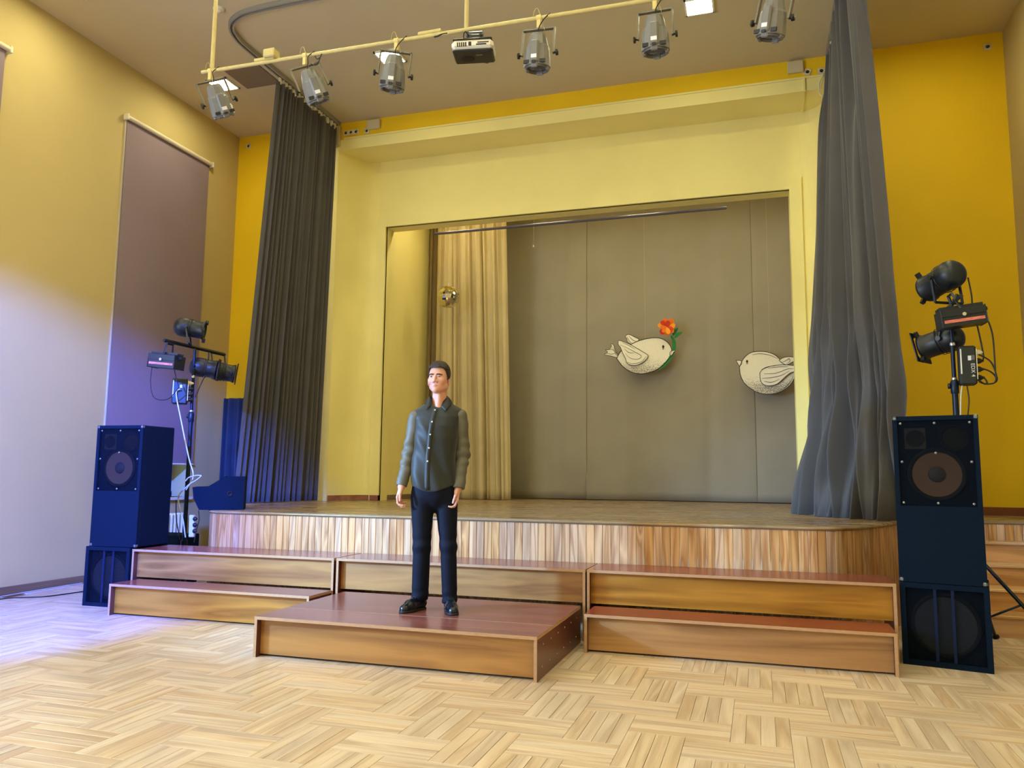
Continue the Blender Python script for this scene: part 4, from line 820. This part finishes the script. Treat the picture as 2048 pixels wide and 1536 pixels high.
# ================================================================ person, grown from smooth distance fields
def smin(a, b, k): h = np.clip(.5+.5*(b-a)/k, 0, 1); return b*(1-h)+a*h-k*h*(1-h)
def smax(a, b, k): return -smin(-a, -b, k)
def sph(p, c, r): return np.sqrt(((p-np.array(c))**2).sum(1))-r
def ell(p, c, r, R=None):
    q = p-np.array(c)
    if R is not None: q = q @ R
    r = np.array(r); k0 = np.sqrt(((q/r)**2).sum(1)); k1 = np.sqrt(((q/r**2)**2).sum(1))+1e-9
    return k0*(k0-1)/k1
def cap(p, a, b, ra, rb=None):
    a = np.array(a, float); b = np.array(b, float); rb = ra if rb is None else rb; ab = b-a
    t = np.clip(((p-a) @ ab)/(ab @ ab), 0, 1); return np.sqrt(((p-a-t[:,None]*ab)**2).sum(1))-(ra+(rb-ra)*t)
def surface(f, lo, hi, h):
    lo = np.array(lo, float); n = np.ceil((np.array(hi)-lo)/h/4).astype(int)*4
    nc = n//4; g = [lo[i]+np.arange(nc[i])*4*h+2*h for i in range(3)]
    C = np.stack(np.meshgrid(*g, indexing='ij'), -1).reshape(-1,3); dc = f(C).astype(np.float32).reshape(nc)
    act = np.abs(dc) < 4*h*1.6
    D = np.repeat(np.repeat(np.repeat(dc,4,0),4,1),4,2); A = np.repeat(np.repeat(np.repeat(act,4,0),4,1),4,2)
    idx = np.argwhere(A); pts = lo+idx*h
    out = np.concatenate([f(c) for c in np.array_split(pts, max(1, len(pts)//200000))]); D[A] = out
    s = D < 0; nx, ny, nz = D.shape
    cnt = np.zeros((nx-1,ny-1,nz-1), np.uint8)
    for a in (0,1):
        for b in (0,1):
            for c in (0,1): cnt += s[a:nx-1+a, b:ny-1+b, c:nz-1+c]
    cell = (cnt > 0) & (cnt < 8); ci = np.argwhere(cell); vid = -np.ones(cell.shape, np.int64); vid[cell] = np.arange(len(ci))
    acc_ = np.zeros((len(ci),3)); w = np.zeros(len(ci))
    for ax in range(3):
        for b in (0,1):
            for c in (0,1):
                o0 = [0,0,0]; oth = [k for k in range(3) if k != ax]; o0[oth[0]] = b; o0[oth[1]] = c; o1 = list(o0); o1[ax] = 1
                d0 = D[tuple((ci+o0).T)]; d1 = D[tuple((ci+o1).T)]; m = (d0 < 0) != (d1 < 0); t = np.where(m, d0/np.where(m, d0-d1, 1), 0)
                q = np.tile(np.array(o0, float), (len(ci),1)); q[:,ax] = t; acc_ += np.where(m[:,None], q, 0); w += m
    V = lo+(ci+acc_/w[:,None])*h; F = []
    for ax in range(3):
        b, c = (ax+1)%3, (ax+2)%3
        sl0 = [slice(None)]*3; sl1 = [slice(None)]*3; sl0[ax] = slice(0,-1); sl1[ax] = slice(1,None)
        e = s[tuple(sl0)] != s[tuple(sl1)]; E_ = np.argwhere(e)
        ok = (E_[:,b] > 0) & (E_[:,c] > 0) & (E_[:,b] < D.shape[b]-1) & (E_[:,c] < D.shape[c]-1); E_ = E_[ok]
        q = []
        for db, dc_ in ((1,1),(0,1),(0,0),(1,0)):
            z = E_.copy(); z[:,b] -= db; z[:,c] -= dc_; q.append(vid[tuple(z.T)])
        q = np.stack(q, 1); ins = s[tuple(E_.T)]; q[~ins] = q[~ins][:,::-1]; F.append(q)
    return V, np.concatenate(F)
def sdf_obj(name, mats, f, lo, hi, h, parent, matfn=None, smooth_it=2):
    V, F = surface(f, lo, hi, h)
    for _ in range(smooth_it):          # relax
        S = np.zeros_like(V); n = np.zeros(len(V))
        for a in range(4):
            np.add.at(S, F[:,a], V[F[:,(a+1)%4]]); np.add.at(n, F[:,a], 1); np.add.at(S, F[:,a], V[F[:,(a+3)%4]]); np.add.at(n, F[:,a], 1)
        V = V*.5+.5*S/n[:,None]
    me = bpy.data.meshes.new(name); me.vertices.add(len(V)); me.vertices.foreach_set('co', V.astype(np.float32).ravel())
    me.loops.add(F.size); me.loops.foreach_set('vertex_index', F.astype(np.int32).ravel()); me.polygons.add(len(F))
    me.polygons.foreach_set('loop_start', (np.arange(len(F))*4).astype(np.int32)); me.polygons.foreach_set('use_smooth', np.ones(len(F), bool))
    for m in (mats if isinstance(mats, list) else [mats]): me.materials.append(m)
    if matfn is not None: me.polygons.foreach_set('material_index', matfn(V[F].mean(1)).astype(np.int32))
    me.update(calc_edges=True); me.validate(); return link(name, me, parent)

skin, nt, N, L, P = _mat('skin'); P.inputs['Base Color'].default_value = lin((206,152,132)); P.inputs['Roughness'].default_value = .48; P.inputs['Subsurface Weight'].default_value = .08; P.inputs['Subsurface Radius'].default_value = (.012,.005,.003)
at_ = N.new('ShaderNodeAttribute'); at_.attribute_name = 'lip'; L.new(mix(nt, at_.outputs['Fac'], lin((206,152,132)), lin((186,116,106))), P.inputs['Base Color'])
hairm = M('dark_brown_hair', (34,24,20), .5, var=.35, vscale=90, bump=.6, bscale=260, stretch=(1,1,.35))
shirtm = M('black_shirt', (30,34,33), .56, spec=.4, var=.06, vscale=6, bump=.05, bscale=400, sheen=.2); sleevem = M('grey_sleeve', (92,90,80), .6, var=.06, vscale=6, bump=.06, bscale=400)
trm = M('navy_trousers', (6,12,32), .75, spec=.2, var=.1, vscale=8, bump=.08, bscale=400); shoem = M('black_leather', (12,18,30), .25, bump=.05, bscale=200); solem = M('black_sole', (14,14,16), .6)
AZ = math.atan2(2.27,5.42)
man = thing('person', 'young man in black shirt with grey sleeves standing on the front platform', 'person', (-2.27,5.42,.2713), (0,0,AZ))
HO = np.array((-.006,.0,1.696)); yaw = math.radians(-19); HR = np.array(((math.cos(yaw),-math.sin(yaw),0),(math.sin(yaw),math.cos(yaw),0),(0,0,1)))     # head frame
hs = .98
def tohead(p): return ((p-HO) @ HR)/hs
def skull(q): return smin(ell(q, (0,.018,.034), (.0765,.094,.084)), ell(q, (0,-.018,-.03), (.066,.074,.084)), .03)
def head(q):
    d = skull(q)
    for s in (-1,1):
        d = smin(d, cap(q, (0,-.066,-.097), (s*.054,.0,-.074), .020, .019), .034)
        d = smin(d, ell(q, (s*.042,-.058,-.028), (.026,.026,.026)), .02)                                   # cheek
        d = smin(d, cap(q, (s*.016,-.0865,.016), (s*.045,-.074,.018), .008, .007), .012)                      # brow ridge
    d = smin(d, ell(q, (0,-.076,-.1), (.021,.017,.018)), .016)                                              # chin
    for s in (-1,1): d = smax(d, -ell(q, (s*.031,-.101,-.001), (.021,.016,.012)), .010)                      # socket
    for s in (-1,1):
        d = smin(d, np.minimum(cap(q, (s*.016,-.0835,.0030), (s*.031,-.0868,.0064), .0040, .0044), cap(q, (s*.031,-.0868,.0064), (s*.047,-.0745,.0016), .0044, .0038)), .004)                    # upper lid
        d = smin(d, np.minimum(cap(q, (s*.017,-.083,-.0050), (s*.031,-.0855,-.0088), .0034, .0036), cap(q, (s*.031,-.0855,-.0088), (s*.046,-.0745,-.0050), .0036, .0032)), .004)                  # lower lid
    nb = cap(q, (0,-.086,.008), (0,-.1085,-.036), .0068, .0098)
    for s in (-1,1): nb = smin(nb, ell(q, (s*.0125,-.0945,-.040), (.0075,.0105,.0075)), .006)
    d = smin(d, nb, .010)
    for s in (-1,1): d = smax(d, -sph(q, (s*.0065,-.1015,-.0475), .0032), .003)                                # nostrils
    lp = np.minimum(cap(q, (-.024,-.080,-.0715), (0,-.0920,-.0685), .0028, .0042), cap(q, (.024,-.080,-.0715), (0,-.0920,-.0685), .0028, .0042))
    lp = np.minimum(lp, np.minimum(cap(q, (-.021,-.081,-.0740), (0,-.0910,-.0780), .0028, .0054), cap(q, (.021,-.081,-.0740), (0,-.0910,-.0780), .0028, .0054)))
    d = smin(d, lp, .006)
    d = smax(d, -np.minimum(cap(q, (-.026,-.083,-.0727), (0,-.0985,-.0725), .0020), cap(q, (.026,-.083,-.0727), (0,-.0985,-.0725), .0020)), .003)
    for s in (-1,1):                                                                                         # ears
        R = Matrix.Rotation(s*.35, 3, 'Z') @ Matrix.Rotation(-.18, 3, 'X'); R = np.array(R)
        e = ell(q, (s*.079,.008,-.036), (.0085,.0185,.0275), R); e = smax(e, -ell(q, (s*.0885,.002,-.034), (.007,.0095,.016), R), .004)
        d = smin(d, e, .006)
    return d
def finger_chain(W, dn, a, t):
    """hand: W wrist, dn along the hand, a palm normal side the fingers close to, t thumb side; returns list of capsules"""
    W, dn, a, t = (np.array(v, float) for v in (W, dn, a, t)); out = []
    for i, (off, ml, ln, c0) in enumerate(((.027,.088,.95,.30),(.008,.092,1.05,.38),(-.011,.087,.98,.46),(-.029,.078,.78,.55))):
        k0 = W+t*off*.55; k1 = W+dn*ml+t*off-a*.004; out.append((k0,k1,.0145,.0105,'p'))
        ang = c0; p = k1
        for sl_, r, da in ((.043*ln,.0090,.75),(.027*ln,.0080,.62),(.022*ln,.0072,0)):
            v = dn*math.cos(ang)+a*math.sin(ang); q = p+v*sl_; out.append((p,q,r,r*.93,'f%d'%i)); p = q; ang += da
    b = W+dn*.022+t*.024+a*.010; m = W+dn*.060+t*.046+a*.016; e = W+dn*.088+t*.046+a*.022; out.append((W+dn*.01+t*.01,b,.016,.015,'p')); out.append((b,m,.0150,.0105,'p')); out.append((m,e,.0100,.0092,'t')); out.append((e,e+dn*.022+a*.004,.0092,.0076,'t'))
    return out
hands = []
WR = np.array((-.262,-.035,.888)); WL = np.array((.150,-.040,.872))
def unit(v): v = np.array(v, float); return v/np.linalg.norm(v)
def frame(dn, a): dn = unit(dn); a = unit(np.array(a)-dn*np.dot(a,dn)); t = np.cross(dn,a); return dn, a, (t if t[1] < 0 else -t)
hands.append((WR,)+frame((-.20,-.12,-1),(1,-.25,0))); hands.append((WL,)+frame((-.12,-.10,-1),(-1,-.05,0)))
HC = [finger_chain(*h) for h in hands]
def body(p):
    q = tohead(p); d = head(q)*hs
    d = smin(d, cap(p, (.004,.018,1.62), (-.004,.022,1.47), .051, .056), .018)
    d = smin(d, cap(p, (.0,-.03,1.55), (-.006,-.028,1.46), .02, .03), .02)
    for s, S, E_, W in ((-1,(-.165,.0,1.40),(-.222,.02,1.11),WR),(1,(.150,.0,1.41),(.181,.03,1.14),WL)):
        d = smin(d, cap(p, (0,.02,1.42), S, .05, .04), .03); d = smin(d, cap(p, S, E_, .04, .034), .02); d = smin(d, cap(p, E_, W, .034, .026), .02)
    d = smin(d, ell(p, (-.02,.02,1.2), (.12,.075,.25)), .03)
    for ch in HC:
        lo = ch[0][0]; m = np.sqrt(((p-lo-np.array((0,0,-.07)))**2).sum(1)) < .2
        if m.any():
            pm = p[m]; pal = None; fin = []
            for a_, b_, ra, rb_, kd in ch:
                c = cap(pm, a_, b_, ra, rb_)
                if kd == 'p': pal = c if pal is None else smin(pal, c, .012)
                else: fin.append((kd, c))
            dd = smin(d[m], pal, .015)
            for kd in ('f0','f1','f2','f3','t'):
                cc = None
                for k2, c in fin:
                    if k2 == kd: cc = c if cc is None else smin(cc, c, .004)
                dd = smin(dd, cc, .0035)
            d[m] = dd
    return d
bo_ = sdf_obj('body', skin, body, (-.40,-.26,.70), (.34,.18,1.86), .003, man, None, 1)
co_ = np.empty(len(bo_.data.vertices)*3, np.float32); bo_.data.vertices.foreach_get('co', co_); q_ = tohead(co_.reshape(-1,3).astype(float))
lf = np.clip(1-np.hypot(q_[:,0]/.026, (q_[:,2]+.0735)/(.0115-.18*np.abs(q_[:,0])))**4, 0, 1)*(q_[:,1] < -.07)
bo_.data.attributes.new('lip', 'FLOAT', 'POINT').data.foreach_set('value', lf.astype(np.float32))
# eyes, brows
Hm = Matrix.Translation(HO) @ Matrix.Rotation(yaw, 4, 'Z') @ Matrix.Scale(hs, 4)
eyew = M('shaded_eye_white', (128,112,106), .35); iris = M('iris_brown', (30,20,16), .25)  # whites darkened, socket shade put into the colour
for s in (-1,1):
    e = MB().lathe([(0,-.0118)]+[(.0118*math.cos(u), .0118*math.sin(u)) for u in np.linspace(-1.4,1.4,11)]+[(0,.0118)], 16, T=Hm @ Matrix.Translation((s*.0315,-.0745,-.0015)), caps=False).build('eye', eyew, man)
    MB().lathe([(.0066,0),(.0058,.0012),(0,.0018)], 14, T=Hm @ Matrix.Translation((s*.0315-.003,-.0857,-.0008)) @ Matrix.Rotation(PI/2,4,'X')).build('iris', iris, e)
    pts_ = spline([(s*.011,-.0960,.0148),(s*.024,-.0962,.0160),(s*.038,-.0885,.0165),(s*.053,-.0750,.0120)], 12)
    MB().tube([Hm @ p_ for p_ in pts_], [.0034,.0046,.0052,.0052,.0052,.0050,.0048,.0046,.0042,.0038,.0032,.0025,.0016], 6).build('eyebrow', hairm, man)
# hair
rh = np.random.RandomState(5); hk = rh.normal(size=(14,3))*np.array((70,70,30)); hp = rh.uniform(0,6.28,14)
def hair(p):
    q = tohead(p); d0 = skull(q); th = np.degrees(np.arctan2(np.abs(q[:,0]), -(q[:,1]-.012)))
    line = np.interp(th, [0,25,42,54,64,74,88,100,140,180], [.068,.070,.066,.046,.012,-.022,-.012,-.040,-.066,-.072])
    thick = np.interp(q[:,2], [-.07,0,.05,.1], [.003,.006,.009,.013]) + .006*np.clip((.06-q[:,1])*8,0,1)*(q[:,2] > .06)
    wav = sum(np.sin(q @ hk[i]+hp[i]) for i in range(14))/14
    d = d0-thick-.010*wav*np.clip((q[:,2]+.02)*12, .2, 1)
    return smax(d, (line-q[:,2])*.75+.002*wav, .004)*hs
sdf_obj('hair', hairm, hair, (-.14,-.15,1.58), (.14,.17,1.86), .0028, man, None, 0)
# shirt
TZ = np.array([.80,.88,.96,1.05,1.14,1.24,1.33,1.40,1.45,1.49,1.52]); TCX = np.array([-.028,-.029,-.030,-.030,-.026,-.018,-.014,-.008,-.004,-.002,-.002])
TRX = np.array([.170,.168,.166,.163,.160,.160,.166,.168,.150,.105,.075]); TRY = np.array([.118,.118,.116,.114,.116,.120,.118,.105,.086,.070,.062]); TCY = np.array([0,0,0,0,0,.0,.005,.012,.018,.020,.022])
def torso(p, g=0.0):
    z = p[:,2]; cx = np.interp(z,TZ,TCX); cy = np.interp(z,TZ,TCY); rx_ = np.interp(z,TZ,TRX)+g; ry_ = np.interp(z,TZ,TRY)+g
    x = (p[:,0]-cx)/rx_; y = (p[:,1]-cy)/ry_; k = (np.abs(x)**2.4+np.abs(y)**2.4)**(1/2.4)
    return (k-1)*np.minimum(rx_,ry_)*.9
def folds(p):
    x = p[:,0]+.03; z = p[:,2]; f = .0050*np.sin(46*x+9*(z-1.2)+1.3*np.sin(7*z))*np.clip((1.30-z)*3,0,1) + .0045*np.sin(70*(x*.75+.55*(z-1.25)))*np.exp(-((x+.09)/.07)**2)*np.clip((z-.95)*4,0,1)*np.clip((1.42-z)*9,0,1)
    return f + .003*np.sin(31*z+12*x+2)*np.clip((1.05-z)*6,0,1)
def shirt(p):
    d = torso(p)
    for s, a in ((-1,(-.150,.008,1.412)),(1,(.142,.008,1.425))): d = smin(d, cap(p, (s*.06,.016,1.468), a, .040, .046), .03)
    d = d + folds(p)*(p[:,1] < .05)
    hem = .852+.055*((p[:,0]+.045)/.17)**2+.004*np.sin(30*p[:,0]); d = smax(d, hem-p[:,2], .006)
    nk = np.sqrt(((p[:,0]+.003)/1.05)**2+(p[:,1]-.016)**2); d = smax(d, np.where(p[:,2] > 1.43, .072-nk, -1), .006)      # neck hole
    return smax(d, p[:,2]-1.505, .005)
sh = sdf_obj('shirt', shirtm, shirt, (-.26,-.17,.80), (.25,.18,1.56), .0045, man, None, 1)
def sleeve_fn(S, E_, W, rs, re, rw, seed):
    S, E_, W = (np.array(v, float) for v in (S, E_, W)); wd = unit(W-E_)
    def f(p):
        d = smin(cap(p, S, E_, rs, re), cap(p, E_, W+wd*.05, re, rw), .03)
        t = (p-E_) @ wd; ph = np.arctan2(p[:,1]-E_[1], p[:,0]-E_[0])
        d = d + .0048*np.sin(88*t+1.6*np.sin(ph+seed)+seed)*np.exp(-((t-.03)/.13)**2) + .0025*np.sin(47*t+2*ph+seed)
        return smax(d, (p-W) @ wd, .004)
    return f
sdf_obj('sleeve', sleevem, sleeve_fn((-.172,.005,1.395),(-.219,.022,1.11),WR+np.array((.0,.004,.0)),.052,.046,.041,1.0), (-.36,-.14,.82), (-.08,.14,1.50), .0042, man, None, 1)
sdf_obj('sleeve', sleevem, sleeve_fn((.158,.005,1.405),(.182,.03,1.14),WL+np.array((0,.004,.0)),.056,.052,.047,2.4), (.05,-.14,.80), (.30,.15,1.51), .0042, man, None, 1)
# collar
def collar(u, v):
    side = u*2-1; th = side*2.72; ca = math.cos(th); sa = math.sin(th); fr = abs(side)**3       # 0 = nape, ends meet at the front
    top = 1.566-.050*abs(side)**3-.034*abs(side)**9
    if v < .35: w = v/.35; r = .0595+.002*w; z = 1.470+(top-1.470)*w; ex = 0
    else:
        w = (v-.35)/.65; r = .0615+.034*w**.8+.003*math.sin(w*PI); z = top-(.058+.004*fr-.020*abs(side)**9)*w; ex = w
    x = -.003+sa*r*1.08 - .022*fr*abs(side)**3; y = .018+ca*r
    x += math.copysign(.030*abs(side)**7*ex, side); y -= .014*fr*ex
    return Vector((x, y, z))
co = MB().grid(collar, 80, 14).build('collar', M('shirt_collar', (22,28,30), .55, bump=.05, bscale=400), man); md = co.modifiers.new('thickness','SOLIDIFY'); md.thickness = .004; md.offset = 0
# front placket and buttons
def front_y(fn, x, z):
    ys = np.linspace(-.2,.05,260); d = fn(np.stack([np.full(260,x),ys,np.full(260,z)],1)); i = np.argmax(d < 0); return ys[i]
bt = [(-.030,1.446),(-.050,1.358),(-.061,1.264),(-.068,1.166),(-.077,1.070)]
pl_ = spline([(x,0,z) for x,z in [(-.026,1.456)]+bt+[(-.080,.98),(-.076,.865)]], 40)
mb = MB(); vs_ = []
for q in pl_:
    for dx in (-.016,.016): vs_.append((q.x+dx, front_y(shirt, q.x+dx, q.z)-.0016, q.z))
mb.add(vs_, [[2*i,2*i+1,2*i+3,2*i+2] for i in range(len(pl_)-1)], 0, True); o_ = mb.build('placket', shirtm, man); md = o_.modifiers.new('thickness','SOLIDIFY'); md.thickness = .003
bm_ = MB().lathe([(.0062,0),(.0062,.002),(.0045,.0026),(0,.0022)], 14).mesh('button', M('pearl_button', (226,224,214), .25))
for x, z in bt: link('button', bm_, man, (x, front_y(shirt, x, z)-.0032, z), (PI/2,0,0))
# trousers
KN = {'L':((-.108,.005,.80),(-.106,-.012,.46),(-.112,.012,.075)), 'R':((.066,.005,.80),(.087,-.030,.45),(.104,-.035,.062))}
def trousers(p):
    z = p[:,2]; x = p[:,0]; d = ell(p, (-.021,.008,.86), (.168,.118,.16))
    d = smin(d, cap(p, *KN['L'][:2], .088, .064), .025); d = smin(d, cap(p, *KN['R'][:2], .084, .060), .022)
    legs = np.minimum(cap(p, KN['L'][1], KN['L'][2], .064, .061), cap(p, KN['R'][1], KN['R'][2], .060, .054)); d = smin(d, legs, .02)
    d = d + .0026*np.sin(62*z+24*x+1.6*np.sin(25*x)+20*p[:,1])*np.exp(-((z-.47)/.09)**2) + .004*np.sin(88*z-18*x)*np.clip((.19-z)*7,0,1) + .0026*np.sin(38*x+6*z)*np.clip((z-.5)*4,0,1)*np.clip((.85-z)*6,0,1)
    hemz = np.where(x < -.01, .070+.10*np.clip(-p[:,1]-.0,0,.1)*0, .050+.2*np.clip(-p[:,1]-.05,0,.1)); d = smax(d, hemz-z, .004)
    return smax(d, z-.90, .005)
sdf_obj('trousers', trm, trousers, (-.24,-.18,.03), (.22,.18,.93), .0048, man, None, 1)
# shoes
def shoe(heel, toe, up):
    h = np.array(heel+(0,), float); t = np.array(toe+(0,), float); d_ = unit(t-h); l = np.linalg.norm(t-h); n_ = np.array((-d_[1],d_[0],0))
    B = np.stack([n_, d_, np.array((0,0,1))], 1)
    def loc_(p): return (p-h) @ B
    def f(p):
        q = loc_(p); d = cap(q, (0,.036,.045), (0,l-.095,.036), .035, .041); d = smin(d, cap(q, (0,l-.095,.034), (.004,l-.040,.024), .043, .037), .02)
        d = smin(d, cap(q, (0,.045,.05), (0,.055,.115), .036, .037), .03); d = smin(d, cap(q, (0,.065,.085), (0,l-.10,.05), .03, .03), .02)
        return smax(smax(d, .009-q[:,2], .003), q[:,2]-.125, .004)
    def s_(p):
        q = loc_(p); o1 = np.sqrt(q[:,0]**2+(q[:,1]-.04)**2)-.040; o2 = np.sqrt(q[:,0]**2+(q[:,1]-(l-.078))**2)-.047; seg = cap(q*np.array((1,1,0)), (0,.04,0), (0,l-.078,0), .040, .047); toe_ = cap(q*np.array((1,1,0)), (0,l-.078,0), (.003,l-.040,0), .047, .040)
        d = smin(np.minimum(np.minimum(o1,o2),seg), toe_, .01); return smax(smax(d, q[:,2]-.016, .003), .0005-q[:,2], .002)
    lo = np.minimum(h,t)-.07; hi = np.maximum(h,t)+.07; lo[2] = -.004; hi[2] = .14
    o = sdf_obj('shoe', shoem, f, lo, hi, .0035, man, None, 1); sdf_obj('sole', solem, s_, lo, hi, .0035, o, None, 1)
    for k in range(4):
        y = .105+k*.020; zt = np.interp(y, (.10,.17), (.108,.082)); pts_ = [h+B @ np.array((sx_*.022, y, zt-.012*abs(sx_)**2)) for sx_ in np.linspace(-1,1,7)]
        MB().tube(pts_, .0024, 6).build('lace', solem, o)
shoe((-.078,.062), (-.243,-.150), 0); shoe((.098,.020), (.126,-.255), 0)
